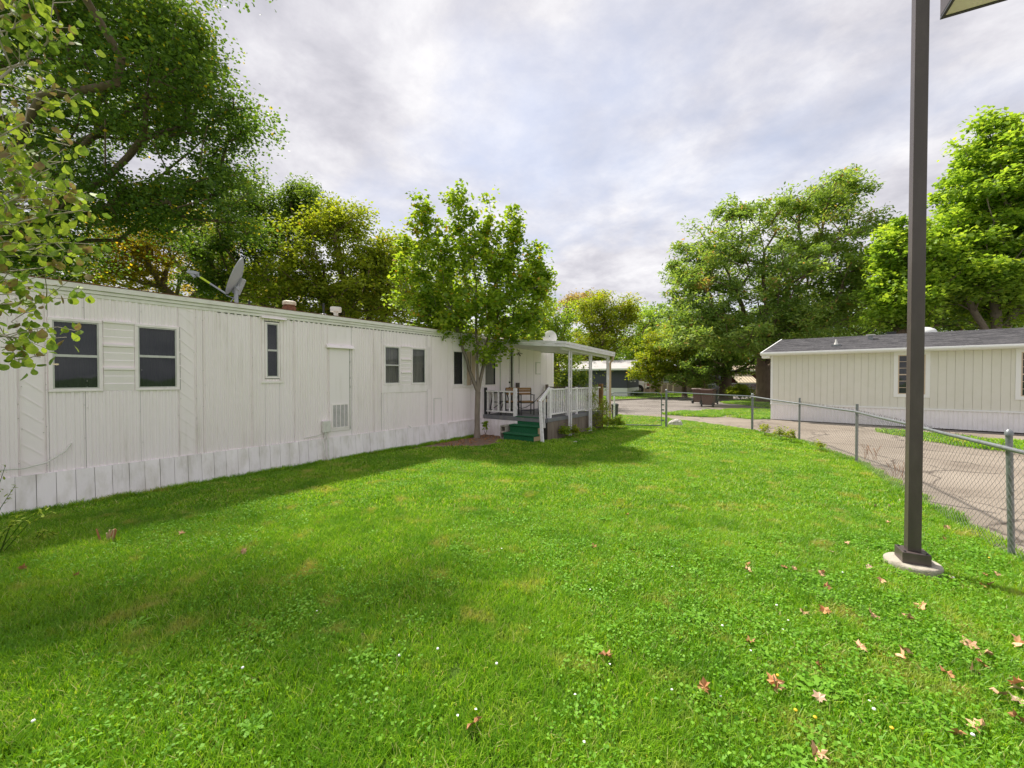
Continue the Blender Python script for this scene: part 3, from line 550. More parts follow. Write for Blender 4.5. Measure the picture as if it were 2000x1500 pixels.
# things on the roof
def rz(y): return np.interp(y, [p[0] for p in prof[:6]], [p[1] for p in prof[:6]])
def on_roof(px, py, y): x, z = TR.hit(px, py, y); return x, z
dx, dz = on_roof(462, 588, 0.9); zr = rz(0.9)
C0 = TR.w((dx, 0.9, zr)); dish = thing('satellite_dish', 'large grey satellite dish with lime band on its arm above the white home', 'satellite dish', WORLD, tuple(C0))
Yd = C0.y; top = at(473, 503, Yd); bot = at(442, 574, Yd); cen = (top + bot) / 2; ax = (top - bot).normalized(); view = (cen - Vector((0, 0, CAM_H))).normalized()
nrm = (ax.cross(view)).normalized(); nrm = -nrm if nrm.x > 0 else nrm; nrm = (nrm * 0.98 + view * 0.16).normalized(); side = ax.cross(nrm).normalized(); rad = (top - bot).length / 2
b = MB(); b.sm = True; rings = 7; seg = 28; V = []; F = []
for sgn in (0, 0.014):
    for i in range(rings + 1):
        q = i / rings
        for k in range(seg): t = 2*math.pi*k/seg; V.append(cen + ax * rad * q * math.cos(t) + side * rad * 0.92 * q * math.sin(t) - nrm * (0.10 * (1 - q*q) + sgn))
n1 = (rings + 1) * seg
for s0 in (0, n1):
    for i in range(rings):
        for k in range(seg): k2 = (k+1) % seg; F.append((s0+i*seg+k, s0+i*seg+k2, s0+(i+1)*seg+k2, s0+(i+1)*seg+k))
for k in range(seg): k2 = (k+1) % seg; F.append((rings*seg+k, rings*seg+k2, n1+rings*seg+k2, n1+rings*seg+k))
b.add(V, F); part('reflector', b, M['dish'], dish)
hub = cen - nrm * 0.14 - ax * 0.12; b = MB(); b.bar(hub + ax*0.13, hub - ax*0.2, 0.12, 0.1); b.bar(hub, at(461, 566, Yd), 0.10, 0.08); part('bracket', b, M['dish'], dish, bevel=.01)
b = MB(); b.tube([at(459, 556, Yd), at(461, 570, Yd), C0 + Vector((0, 0, 0.0))], 0.035, 10); b.lathe(C0, [(0.09, 0), (0.09, 0.015)], 10); part('mast', b, M['dish'], dish, smooth=True)
b = MB(); b.tube([at(461, 575, Yd), C0 + Vector((-.14, -.05, -0.0))], 0.008, 5); b.tube([at(442, 577, Yd), at(461, 584, Yd)], 0.008, 5); part('strut', b, M['dish'], dish)
a0 = bot; a1 = at(378, 533, Yd - 0.15); b = MB(); b.tube([a0, a0.lerp(a1, 0.5)], 0.017, 8); b.tube([a0.lerp(a1, 0.8), a1], 0.017, 8); part('arm', b, M['dish'], dish, smooth=True)
b = MB(); b.tube([a0.lerp(a1, 0.5), a0.lerp(a1, 0.8)], 0.019, 8); part('arm_band', b, M['lime'], dish, 'lime yellow band on the arm')
b = MB(); b.bar(a1 + Vector((-.10, 0, 0.02)), a1 + Vector((.09, 0, -.01)), 0.07, 0.06); b.bar(a1 + Vector((-.05, 0, 0)), a1 + Vector((0.03, 0, -.08)), 0.05, 0.05); part('receiver', b, M['dish'], dish, bevel=.01)
def roofthing(name, label, cat, px, y): x, z = on_roof(px, 600, y); t = thing(name, label, cat, TR, (x, y, rz(y))); return t, x, y, rz(y)
t, x, y, z = roofthing('roof_vent', 'rusty squat roof vent with a stained white cap', 'roof vent', 565, 0.55)
part('vent_base', MB().lathe((x, y, z - .02), [(0.125, 0), (0.125, 0.1), (0.13, 0.105), (0.13, 0.13)], 20), M['rust'], t, smooth=True)
part('vent_neck', MB().lathe((x, y, z + .11), [(0.10, 0), (0.11, 0.045)], 20), M['rust'], t, smooth=True)
part('vent_cap', MB().lathe((x, y, z + .155), [(0.11, -0.01), (0.13, 0.0), (0.13, 0.055), (0.11, 0.075), (0.03, 0.085)], 20), M['rustcap'], t, smooth=True)
t, x, y, z = roofthing('vent_pipe', 'black vent pipe rising from a grey flashing cone on the roof', 'vent pipe', 632, 0.55)
part('pipe', MB().tube([(x, y, z), (x, y, z + .30)], 0.022, 12), M['black'], t, smooth=True); part('flashing', MB().lathe((x, y, z - .01), [(0.115, 0), (0.10, 0.04), (0.04, 0.075)], 18), M['dish'], t, smooth=True)
t, x, y, z = roofthing('vent_pipe', 'short black pipe on the roof just right of the large dish', 'vent pipe', 487, 0.5)
part('pipe', MB().tube([(x, y, z - .02), (x, y, z + .13)], 0.018, 12), M['black'], t, smooth=True)
t, x, y, z = roofthing('furnace_vent', 'white mushroom shaped furnace vent on the roof', 'furnace vent', 656, 0.55)
part('flashing', MB().lathe((x, y, z - .01), [(0.125, 0), (0.11, 0.035), (0.06, 0.07)], 18), M['rustcap'], t, smooth=True); part('stem', MB().lathe((x, y, z + .05), [(0.045, 0), (0.05, 0.06), (0.055, 0.1)], 16), M['pvc'], t, smooth=True)
part('vent_cap', MB().lathe((x, y, z + .145), [(0.05, -.01), (0.115, 0.0), (0.12, 0.01), (0.12, 0.09), (0.11, 0.105), (0.03, 0.11)], 20), M['pvc'], t, smooth=True)
for px in (501, 536):
    x, _ = on_roof(px, 590, 0.5); single('roof_peg', MB().tube([(x, 0.5, rz(.5) - .01), (x, 0.5, rz(.5) + .06)], 0.007, 6), M['pvc'], 'tiny pale peg on the roof ' + ('right beside the short black pipe' if px == 501 else 'between the short pipe and the rusty vent'), 'peg', TR, (x, 0.5, rz(.5)))
# ------------------------------------------------------------------ deck
DZ = 0.62; UF, UB, NO = 9.02, 12.7, 2.3
deck = thing('porch_deck', 'raised wooden porch deck with grey edge board along the mobile home', 'deck', TR, (UF, 0, 0))
yy = -0.03; i = 0
dbm = MB().box(0, UB - UF, -0.068, 0.068, -0.04, 0).mesh('deck_board', M['deckgrey'])
while yy > -NO + 0.02: piece('deck_board', dbm, deck, (UF, yy - 0.07, DZ)); yy -= 0.144
b = MB(); b.box(UF - 0.035, UF - 0.002, -1.17, -0.03, DZ - 0.115, DZ + 0.004); b.box(UF - 0.03, UF - 0.002, -NO - .01, -1.17, DZ - 0.115, DZ - 0.002); part('edge_board', b, M['deckgrey'], deck, bevel=.005)
b = MB(); b.box(UF - 0.02, UB, -NO - 0.035, -NO - 0.002, DZ - 0.10, DZ + 0.004); part('edge_board', b, M['deckgrey'], deck, bevel=.005)
fm = MB().box(0.0, 0.018, -0.068, 0.068, 0, DZ - 0.12).mesh('front_board', M['skirt'])
for k in range(9): piece('front_board', fm, deck, (UF - 0.02, -0.10 - k * 0.142, 0))
b = MB(); b.box(UF + 0.0, UF + 0.02, -NO, -0.02, 0, DZ - .06); b.box(UF, UB, -NO + 0.0, -NO + 0.02, 0, DZ - .06); part('skirt_backing', b, M['gap'], deck)
sm_ = MB().box(-0.088, 0.088, -0.018, 0, 0, DZ - 0.105).mesh('side_board', M['deckside'])
k = 0; u = UF + 0.09
while u < UB: piece('side_board', sm_, deck, (u, -NO - 0.003, 0), (random.uniform(-.01, .01), 0, 0)); u += 0.182
# railings
def post(parent, x, y, z0, z1, w=0.09, m='railw', name='post'): return part(name, MB().box(x - w/2, x + w/2, y - w/2, y + w/2, z0, z1), M[m], parent, bevel=.006)
fr = thing('porch_railing', 'short white railing section across the front of the porch left of the steps', 'railing', TR, (UF, -0.05, DZ))
post(fr, UF + 0.06, -1.17, DZ - 0.16, DZ + 0.83); post(fr, UF + 0.05, -0.05, DZ - 0.2, DZ + .83, 0.07, 'black')
part('top_rail', MB().box(UF + 0.02, UF + 0.10, -1.125, -0.09, DZ + 0.70, DZ + 0.745), M['railw'], fr, bevel=.005); part('bottom_rail', MB().box(UF + 0.03, UF + 0.08, -1.125, -0.09, DZ + 0.09, DZ + 0.135), M['railw'], fr, bevel=.005)
bal = MB().box(-0.019, 0.019, -0.019, 0.019, 0, 0.565).mesh('baluster', M['railw'])
for k in range(5): piece('baluster', bal, fr, (UF + 0.055, -0.13 - k * 0.21, DZ + 0.135))
sr = thing('porch_railing', 'long white balustrade with many balusters along the outer side of the porch', 'railing', TR, (UF, -NO, DZ))
RX = 9.22
for x in (RX, 10.25, 10.85): post(sr, x, -NO + .05, DZ - .02, DZ + (0.85 if x != 10.25 else 0.86), 0.10 if x == RX else 0.07)
part('top_rail', MB().box(RX + .05, UB - .1, -NO + .01, -NO + .09, DZ + 0.78, DZ + 0.82), M['railw'], sr, bevel=.005); part('bottom_rail', MB().box(RX + .05, UB - .1, -NO + .03, -NO + .07, DZ + 0.08, DZ + 0.125), M['railw'], sr, bevel=.005)
bal2 = MB().box(-0.019, 0.019, -0.019, 0.019, 0, 0.655).mesh('baluster', M['railw']); x = RX + 0.16
while x < UB - 0.12:
    if min(abs(x - q) for q in (10.25, 10.85)) > 0.06: piece('baluster', bal2, sr, (x, -NO + .05, DZ + 0.125))
    x += 0.128
post(sr, UB + .02, -NO + .05, 0.02, DZ + 0.92, 0.13, 'brown')
br = thing('porch_railing', 'grey rear railing at the far end of the porch by the wall', 'railing', TR, (UB, -0.5, DZ))
post(br, UB - .1, -0.12, DZ, DZ + .88, 0.09, 'deckside'); part('top_rail', MB().box(UB - .14, UB - .06, -NO + .1, -0.16, DZ + 0.76, DZ + 0.80), M['deckside'], br)
for k in range(9): part('baluster', MB().box(UB - .12, UB - .085, -0.42 - k * .2, -0.385 - k * .2, DZ, DZ + .76), M['railw'], br)
hr = thing('stair_handrail', 'bent white stair handrail right of the green steps', 'handrail', TR, (8.62, -2.33, 0))
part('lower_post', MB().bar((8.66, -2.37, 0.0), (8.72, -2.26, 1.12), 0.09, 0.05, up=(1, 0, 0)), M['railw'], hr, bevel=.006)
part('sloping_rail', MB().bar((8.70, -2.25, 1.09), (9.20, -2.27, 1.46), 0.05, 0.09), M['railw'], hr, bevel=.006)
part('middle_post', MB().box(8.98, 9.02, -2.25, -2.20, 0.36, 1.26), M['railw'], hr, bevel=.004)
# steps
st = thing('porch_steps', 'three porch steps covered in green turf carpet', 'steps', TR, (8.5, -1.7, 0))
n0, n1_ = 1.23, 2.16
for k, (uf, zt) in enumerate(((8.50, 0.205), (8.76, 0.415), (9.0, 0.625))):
    a, c = n0 - 0.03 * (2 - k), n1_ + (0.03 if k == 0 else 0)
    if k < 2:
        b = MB(); b.sm = True; x1 = 8.80 if k == 0 else 9.02
        b.prism([(uf - 0.01, zt - 0.045), (uf - 0.028, zt - 0.03), (uf - 0.032, zt - 0.012), (uf - 0.02, zt + 0.003), (uf + 0.01, zt + 0.006), (x1, zt + 0.004), (x1, zt - 0.045)], 'y', -c, -a); part('tread', b, M['carpet'], st)
    b = MB(); b.box(uf + 0.004, uf + 0.03, -c + .01, -a - .01, (0 if k == 0 else zt - 0.21), zt - (0.045 if k < 2 else -0.004)); part('riser', b, M['carpet'], st)
b = MB(); b.box(8.97, 9.10, -n1_, -n0, DZ + .002, DZ + .014); part('landing_carpet', b, M['carpet'], st)
b = MB(); b.box(8.54, 8.98, -n1_ - .02, -n1_ + .02, 0, 0.15); b.box(8.78, 9.0, -n1_ - .015, -n1_ + .02, 0.152, 0.37); part('stringer', b, M['woodpale'], st)
# concrete blocks
def cinder(label, x, y, z, rot=0.0):
    t = MB(); L_, H_, D_ = 0.19, 0.19, 0.39          # open ends towards -x
    t.box(-.2, .2, -.095, -.067, 0, .19); t.box(-.2, .2, .067, .095, 0, .19); t.box(-.2, .2, -.067, .067, 0, .028); t.box(-.2, .2, -.067, .067, .162, .19); t.box(.165, .195, -.067, .067, .028, .162)
    me = t.mesh('concrete_block', M['block']); o = bpy.data.objects.new('concrete_block', me); COL.objects.link(o); o.location = TR.w((x, y, z)); o.rotation_euler = (0, 0, TR.a + rot); tag(o, label, 'concrete block', 'concrete blocks propping the steps'); return o
cinder('hollow concrete block left of the green steps, lower of the stacked pair', 8.82, -1.06, 0.0); cinder('hollow concrete block left of the green steps, resting on top of another block', 8.83, -1.05, 0.192, 0.04)
cinder('single hollow concrete block right of the lowest green step', 8.78, -2.28 - .0, 0.0, 0.1) if False else None
# canopy
cp = thing('porch_canopy', 'flat white aluminium canopy over the porch on slim paired posts', 'canopy', TR, (10.1, 0, 0))
cor = [(8.75, 0.0, 2.80), (9.56, -2.55, 2.63), (13.2, -2.55, 2.50), (12.35, 0.0, 2.70)]
def slab(b, c, z0, z1, ins=0.0):
    m_ = [sum(q[i] for q in c) / 4 for i in (0, 1)]; P = []
    for x, y, z in c: k = 1 - ins; P.append((m_[0] + (x - m_[0]) * k, m_[1] + (y - m_[1]) * k, z))
    b.add([(x, y, z + z0) for x, y, z in P] + [(x, y, z + z1) for x, y, z in P], [(0, 1, 2, 3)[::-1], (4, 5, 6, 7), (0, 1, 5, 4), (1, 2, 6, 5), (2, 3, 7, 6), (3, 0, 4, 7)])
b = MB(); slab(b, cor, 0.05, 0.075, 0.01); part('roof_pan', b, M['canopy'], cp)
b = MB(); N_ = 12
for k in range(N_):
    t0 = (k + 0.05) / N_; t1 = (k + 0.95) / N_; A = Vector(cor[0]).lerp(Vector(cor[3]), t0); B = Vector(cor[1]).lerp(Vector(cor[2]), t0); A2 = Vector(cor[0]).lerp(Vector(cor[3]), t1); B2 = Vector(cor[1]).lerp(Vector(cor[2]), t1)
    o_ = [Vector((0, 0, 0.028)), Vector((0, 0, 0.046))]; b.add([A + o_[0], A2 + o_[0], B2 + o_[0], B + o_[0], A + o_[1], A2 + o_[1], B2 + o_[1], B + o_[1]], [(3, 2, 1, 0), (4, 5, 6, 7), (0, 1, 5, 4), (1, 2, 6, 5), (2, 3, 7, 6), (3, 0, 4, 7)])
part('soffit_ribs', b, M['canopy'], cp)
for a, c in ((0, 1), (1, 2), (2, 3)):
    A = Vector(cor[a]); B = Vector(cor[c]); b = MB(); b.bar(A + Vector((0, 0, 0.035)), B + Vector((0, 0, 0.035)), 0.03, 0.075); b.bar(A + Vector((0, -.0, 0.118)), B + Vector((0, -.0, 0.118)), 0.055, 0.075); part('canopy_fascia', b, M['canopy'], cp, bevel=.004)
b = MB(); b.bar((9.65, -2.38, 2.60), (13.1, -2.38, 2.48), 0.06, 0.08); part('header_beam', b, M['canopy'], cp)
for u, zt in ((10.12, 2.56), (11.5, 2.51), (12.9, 2.47)):
    b = MB()
    for q in (-0.065, 0.065):
        b.box(u + q - 0.022, u + q + 0.022, -2.445, -2.405, 0, zt)
    pp = part('canopy_post', b, M['canopy'], cp, bevel=.004)
    b = MB()
    for z in (0.25, 0.75, 1.3, 1.72, 2.3): b.bar((u - 0.05, -2.425, z), (u + 0.05, -2.425, z + 0.0), 0.012, 0.05)
    part('rung', b, M['canopy'], pp)
b = MB(); b.tube([(13.12, -2.52, 2.52), (13.12, -2.52, 2.38), (13.12, -2.42, 2.28), (13.12, -2.42, 0.28), (13.12, -2.47, 0.2), (13.12, -2.62, 0.16)], 0.038, 10); part('downspout', b, M['woodpale'], cp, 'cream downspout at the far corner', smooth=True)
cx, cz = TR.hit(1074, 663, -1.6); zc = 2.72
sd = thing('satellite_dish', 'small white satellite dish standing on the porch canopy', 'satellite dish', TR, (cx, -1.6, zc))
V = []; F = []; b = MB(); b.sm = True; cc = Vector((cx, -1.6, zc + 0.27)); a_ = Vector((0.1, 0.15, 1)).normalized(); nn = Vector((0.9, 0.35, -0.1)); nn = (nn - a_ * nn.dot(a_)).normalized(); s_ = a_.cross(nn)
for sg in (0, 0.015):
    for i in range(5):
        for k in range(24): t_ = 2*math.pi*k/24; V.append(cc + a_ * 0.24 * i/4 * math.cos(t_) + s_ * 0.22 * i/4 * math.sin(t_) - nn * (0.05*(1-(i/4)**2) + sg))
for s0 in (0, 120):
    for i in range(4):
        for k in range(24): F.append((s0+i*24+k, s0+i*24+(k+1)%24, s0+(i+1)*24+(k+1)%24, s0+(i+1)*24+k))
for k in range(24): F.append((96+k, 96+(k+1)%24, 216+(k+1)%24, 216+k))
b.add(V, F); part('reflector', b, M['dishw'], sd)
b = MB(); b.bar(cc - nn*0.066 + a_*0.06, cc - nn*0.066 + a_*0.02, 0.05, 0.004); b.bar(cc - nn*0.066 + a_*0.0 + s_*.02, cc - nn*0.066 - a_*0.02 + s_*.02, 0.03, 0.004); part('printed_mark', b, M['dish'], sd)
b = MB(); b.tube([cc - nn * 0.07, cc - nn * 0.12 - Vector((0, 0, .12)), (cx - .1, -1.62, zc)], 0.018, 8); b.tube([cc - a_ * .22, cc - a_ * .2 + nn * .28], .01, 6); b.bar(cc - a_ * .2 + nn * .26, cc - a_ * .17 + nn * .33, .05); part('mast', b, M['dishw'], sd)
# porch furniture
def stool(label, x, y, rot, back=True, hw=0.2):
    f = Frame(0, 0, 0); t = bpy.data.objects.new('patio_chair', None); COL.objects.link(t); t.location = TR.w((x, y, DZ)); t.rotation_euler = (0, 0, TR.a + rot); OFF[t.name] = Vector((0, 0, 0)); tag(t, label, 'chair', 'slat back patio chairs on the porch')
    for sx in (-1, 1):
        for sy in (-1, 1): part('leg', MB().box(sx*hw - .013, sx*hw + .013, sy*.2 - .013, sy*.2 + .013, 0, 0.80 if sy > 0 else 0.60), M['black'], t)
        part('armrest', MB().box(sx*hw - .018, sx*hw + .018, -0.22, 0.2, 0.602, 0.622), M['black'], t)
    part('seat', MB().box(-hw + .015, hw - .015, -0.2, 0.2, 0.385, 0.42), M['wood'], t, bevel=.005); part('seat_frame', MB().box(-hw, hw, -.205, .205, .36, .383), M['black'], t)
    for z in (0.60, 0.69, .76): part('back_slat', MB().box(-hw, hw, .195, .212, z, z + .065), M['wood'], t)
    b = MB(); b.box(-hw, hw, -.21, -.19, 0.12, 0.14); b.box(-hw, hw, .19, .21, 0.12, 0.14); part('stretcher', b, M['black'], t); return t
stool('patio chair nearest the small table behind the front railing', 9.55, -0.72, -0.9); stool('patio chair with its armrest showing at the gap above the steps', 9.75, -1.10, -0.75)
tb = thing('bar_table', 'small wooden topped table on crossed black legs behind the front railing', 'table', TR, (9.45, -0.32, DZ))
part('tabletop', MB().box(9.25, 9.68, -0.52, -0.10, DZ + 0.69, DZ + 0.715), M['wood'], tb, bevel=.004); part('apron', MB().box(9.28, 9.65, -0.49, -.13, DZ + .655, DZ + .688), M['black'], tb)
for k, (a, c) in enumerate((((9.3, -.15), (9.22, -.08)), ((9.3, -.47), (9.2, -.55)), ((9.62, -.15), (9.7, -.08)), ((9.62, -.47), (9.72, -.55)))): part('leg', MB().bar((a[0], a[1], DZ + .655), (c[0], c[1], DZ), 0.024), M['black'], tb)
b = MB(); b.bar((9.27, -.12, DZ + .38), (9.27, -.5, DZ + .38), .02); b.bar((9.65, -.12, DZ + .38), (9.65, -.5, DZ + .38), .02); b.bar((9.22, -.1, DZ + .1), (9.68, -.32, DZ + .42), .018); b.bar((9.22, -.5, DZ + .1), (9.68, -.32, DZ + .42), .018); part('brace', b, M['black'], tb)
# things by the side railing, cable
single('cloth_bundle', MB().lathe((11.2, -1.95, DZ), [(0.16, 0), (0.2, .1), (0.14, .3), (0.05, .42)], 10), M['whitetrim'], 'white bag standing on the deck behind the side balustrade', 'bag', TR, (11.2, -1.95, DZ), smooth=True)
t = thing('storage_bench', 'low pale bench behind the outer balustrade', 'bench', TR, (10.2, -1.6, DZ)); part('seat', MB().box(9.9, 11.0, -1.75, -1.4, DZ + .40, DZ + .45), M['woodpale'], t)
for x in (9.95, 10.93):
    for y in (-1.72, -1.45): part('leg', MB().box(x, x + .04, y, y + .04, DZ, DZ + .4), M['black'], t)
single('power_cord', MB().tube([(12.45, -0.16, 1.28), (12.1, -0.14, 1.1), (11.7, -0.12, .86), (11.2, -0.12, .72), (10.9, -0.14, .70), (10.6, -.2, .76), (10.4, -.3, .95), (10.3, -.4, 1.2)], 0.011, 6), M['black'], 'black power cord sagging along the wall behind the porch', 'cord', TR, (12.45, -.16, 1.28), smooth=True)
# ------------------------------------------------------------------ green house on the right
gh = thing('sage_house', 'sage green manufactured home with charcoal shingle roof and white corrugated skirting', 'house', RH, (0, 0, 0))
HX = 12.0; ZS, ZW = 0.62, 2.68
b = MB(); b.box(0.02, HX, 0.02, 7.2, 0.0, ZW); part('wall', b, M['sage'], gh)
gw = [(2.86, 3.95), (6.46, 7.7)]
w1 = [RH.hit(1746, 688), RH.hit(1815.7, 777)]; w2 = [RH.hit(1984, 681)]; fx0, fx1 = w1[0][0], w1[1][0]; gz1, gz0 = w1[0][1], w1[1][1]; wx0 = w2[0][0]
x = 0.07
while x < HX - 0.2:
    b = MB(); x1 = x + 0.203 - 0.007; b.box(x, x1, -0.012, 0.018, ZS + 0.06, ZW - .001); part('siding_board', b, M['sage'], gh, smooth=False) if False else None
    x += 0.203
sb = MB().box(0, 0.196, -0.012, 0.018, ZS + 0.06, ZW - .001).mesh('siding_board', M['sage']); x = 0.075
while x < HX - 0.2: piece('siding_board', sb, gh, (x, 0, 0)); x += 0.203
b = MB(); b.box(0.05, HX, 0.003, 0.019, ZS + .06, ZW - .002); part('groove_backing', b, M['sagegap'], gh)
b = MB(); b.box(-0.01, 0.072, -0.03, 0.05, ZS + .03, ZW); part('corner_trim', b, M['whitetrim'], gh, bevel=.004)
b = MB(); b.box(-0.02, HX, -0.05, 0.02, ZS, ZS + 0.058); part('skirt_ledge', b, M['whitetrim'], gh, bevel=.006)
b = MB(); ribs(b, 0, HX, 0.0, ZS - .001, 0.11, 0.014, y=-0.012); part('skirting', b, M['vinylskirt'], gh)
def hwin(x0, x1, z0, z1):
    b = MB(); f = 0.115
    b.box(x0, x1, -0.036, -0.012, z1 - f, z1); b.box(x0, x1, -0.036, -0.012, z0, z0 + f); b.box(x0, x0 + f, -0.035, -0.012, z0 + f, z1 - f); b.box(x1 - f, x1, -0.035, -0.012, z0 + f, z1 - f)
    w = part('window', b, M['whitetrim'], gh, bevel=.004); a, c, d, e = x0 + f, x1 - f, z0 + f, z1 - f
    b = MB(); t = 0.03; b.box(a, a + t, -0.028, -.01, d, e); b.box(c - t, c, -0.028, -.01, d, e); b.box(a + t, c - t, -0.027, -.01, d, d + t); b.box(a + t, c - t, -0.027, -.01, e - t, e); zm = (d + e) / 2; b.box(a + t, c - t, -0.03, -.01, zm - .02, zm + .02)
    for q in (1, 2, 4, 5): zz = d + (e - d) * q / 6; b.box(a + t, c - t, -0.022, -.012, zz - .008, zz + .008)
    xm = (a + c) / 2; b.box(xm - .008, xm + .008, -0.021, -.0125, d + t, e - t); part('sash', b, M['tansash'], w)
    for q, (p0, p1) in enumerate(((d + t, zm - .02), (zm + .02, e - t))): part('pane', MB().add([(a + t, -0.0165, p0), (c - t, -0.0165, p0), (c - t, -0.0165, p1), (a + t, -0.0165, p1)], [(0, 1, 2, 3)]), M['glass'], w)
    part('dark_room', MB().box(a + .01, c - .01, -0.0155, -.0125, d + .01, e - .01), M['inside'], w)
hwin(fx0, fx1, gz0, gz1); hwin(wx0, wx0 + (fx1 - fx0) * 1.25, gz0, gz1)
# roof: shingle courses on the near slope
EY, EZ, RYY, RZZ = -0.32, 2.80, 3.6, 3.62; XL, XR = -0.32, HX + .3
b = MB(); b.add([(XL, EY, EZ), (XR, EY, EZ), (XR, RYY, RZZ), (XL + .25, RYY, RZZ), (XR, 7.5, 2.8), (XL, 7.5, 2.8), (XL, EY, EZ - .1), (XR, EY, EZ - .1), (XR, 7.5, 2.7), (XL, 7.5, 2.7)], [(0, 1, 2, 3), (3, 2, 4, 5), (0, 6, 7, 1), (5, 4, 8, 9), (0, 3, 5, 9, 6), (6, 9, 8, 7)]); roof = part('roof', b, M['shingle'], gh)
b = MB(); nr = 30
for k in range(nr):
    t0 = k / nr; t1 = (k + 1.15) / nr; x = XL + 0.25 * t0 - (0.15 if k % 2 else 0); t1 = min(t1, 1)
    while x < XR:
        xa, xb = max(x, XL + .25 * t0), min(x + 0.295, XR)
        if xb > xa: h = random.uniform(0.010, 0.018); b.add([(xa, EY + (RYY-EY)*t0 - .008, EZ + (RZZ-EZ)*t0 + h), (xb, EY + (RYY-EY)*t0 - .008, EZ + (RZZ-EZ)*t0 + h), (xb, EY + (RYY-EY)*t1, EZ + (RZZ-EZ)*t1 + .004), (xa, EY + (RYY-EY)*t1, EZ + (RZZ-EZ)*t1 + .004), (xa, EY + (RYY-EY)*t0 - .008, EZ + (RZZ-EZ)*t0), (xb, EY + (RYY-EY)*t0 - .008, EZ + (RZZ-EZ)*t0)], [(0, 1, 2, 3), (4, 5, 1, 0)])
        x += 0.30
part('shingles', b, M['shingle'], roof, kind='stuff')
b = MB(); b.prism([(EY - .02, 2.81), (EY - .11, 2.81), (EY - .12, 2.75), (EY - .085, 2.70), (EY - .02, 2.69)], 'x', XL - .02, XR); part('gutter', b, M['whitetrim'], gh, bevel=.006)
b = MB(); b.box(XL, XR, EY - .018, -0.001, ZW, ZW + .03); part('soffit', b, M['whitetrim'], gh)
b = MB(); b.prism([(EY, 2.58), (EY, 2.79), (0.3, 2.92), (0.3, 2.58)], 'x', XL + .02, -0.02); part('eave_return', b, M['vinylskirt'], gh)
b = MB(); b.add([(XL - .02, EY - .03, EZ + .015), (XL + .23, RYY, RZZ + .03), (XL + .23, RYY, RZZ - .1), (XL - .02, EY - .03, EZ - .11), (XL + .02, EY - .03, EZ + .015), (XL + .27, RYY, RZZ + .03), (XL + .27, RYY, RZZ - .1), (XL + .02, EY - .03, EZ - .11)], [(0, 1, 2, 3), (7, 6, 5, 4), (0, 4, 5, 1), (3, 2, 6, 7), (0, 3, 7, 4)]); part('rake_board', b, M['whitetrim'], gh)
def slope_z(y): return EZ + (RZZ - EZ) * (y - EY) / (RYY - EY)
x, _ = RH.hit(1633, 678, 0.9); t = thing('roof_vent', 'small cone vent low on the charcoal shingle roof', 'roof vent', RH, (x, .9, slope_z(.9))); part('flashing', MB().box(x - .15, x + .15, .75, 1.05, slope_z(.9) - .01, slope_z(.9) + .045), M['galv'], t); part('stack', MB().lathe((x, .9, slope_z(.9)), [(.09, 0), (.03, .2), (.03, .26)], 12), M['pvc'], t, smooth=True)
x, _ = RH.hit(1700, 665, 2.3); z = slope_z(2.3); t = thing('roof_vent', 'square metal box vent higher on the charcoal shingle roof', 'roof vent', RH, (x, 2.3, z)); part('stem', MB().box(x - .08, x + .08, 2.2, 2.4, z - .02, z + .16), M['galv'], t); part('vent_cap', MB().box(x - .14, x + .14, 2.12, 2.46, z + .16, z + .2), M['pvc'], t)
x, _ = RH.hit(1742, 646, 3.6); single('roof_vent', MB().box(x - .15, x + .15, 3.75, 4.1, 3.5, 3.75), M['bin2'], 'dark box vent just behind the roof ridge left of the lamp post', 'roof vent', RH, (x, 3.9, 3.5))
x, _ = RH.hit(1808, 642, 3.6); single('skylight_dome', MB().lathe((x, 4.2, 3.45), [(.42, 0), (.42, .2), (.36, .33), (.2, .42), (.05, .45)], 18), M['dishw'], 'pale domed skylight peeking over the ridge right of the lamp post', 'skylight', RH, (x, 4.2, 3.45), smooth=True)
# ------------------------------------------------------------------ far houses
NH = Frame(10.7, 38.0, math.atan2(0.48, -0.877))                         # x runs back to the left along the long wall, -y = behind
nh = thing('charcoal_house', 'dark charcoal blue clapboard home with pale shingle roof across the lane', 'house', NH, (0, 0, 0))
GL = 5.0
b = MB(); b.box(0.01, 14, -GL + .01, -0.01, 0.0, 2.6); part('wall', b, M['navy'], nh)
lapm = MB().add([(0.0, 0.0, 0), (14, 0.0, 0), (14, 0.035, 0), (0.0, 0.035, 0), (0.0, 0.004, 0.175), (14, 0.004, .175)], [(0, 1, 2, 3), (3, 2, 5, 4)]).mesh('siding_board', M['navy'])
lapg = MB().add([(0, 0, 0), (0, -GL, 0), (-0.035, -GL, 0), (-0.035, 0, 0), (-0.004, 0, .175), (-0.004, -GL, .175)], [(0, 1, 2, 3), (3, 2, 5, 4)]).mesh('siding_board', M['navy'])
for k in range(10): piece('siding_board', lapm, nh, (0, 0, 0.82 + k * .178)); piece('siding_board', lapg, nh, (0, 0, 0.82 + k * .178))
b = MB(); b.prism([(0, 2.6), (-GL, 2.6), (-GL/2, 3.3)], 'x', 0.0, 14); part('gable', b, M['navy'], nh)
b = MB(); b.box(-.03, 14, 0, .04, 0, .8); b.box(-.03, .0, -GL, 0.04, 0, .8); part('skirting', b, M['whitetrim'], nh)
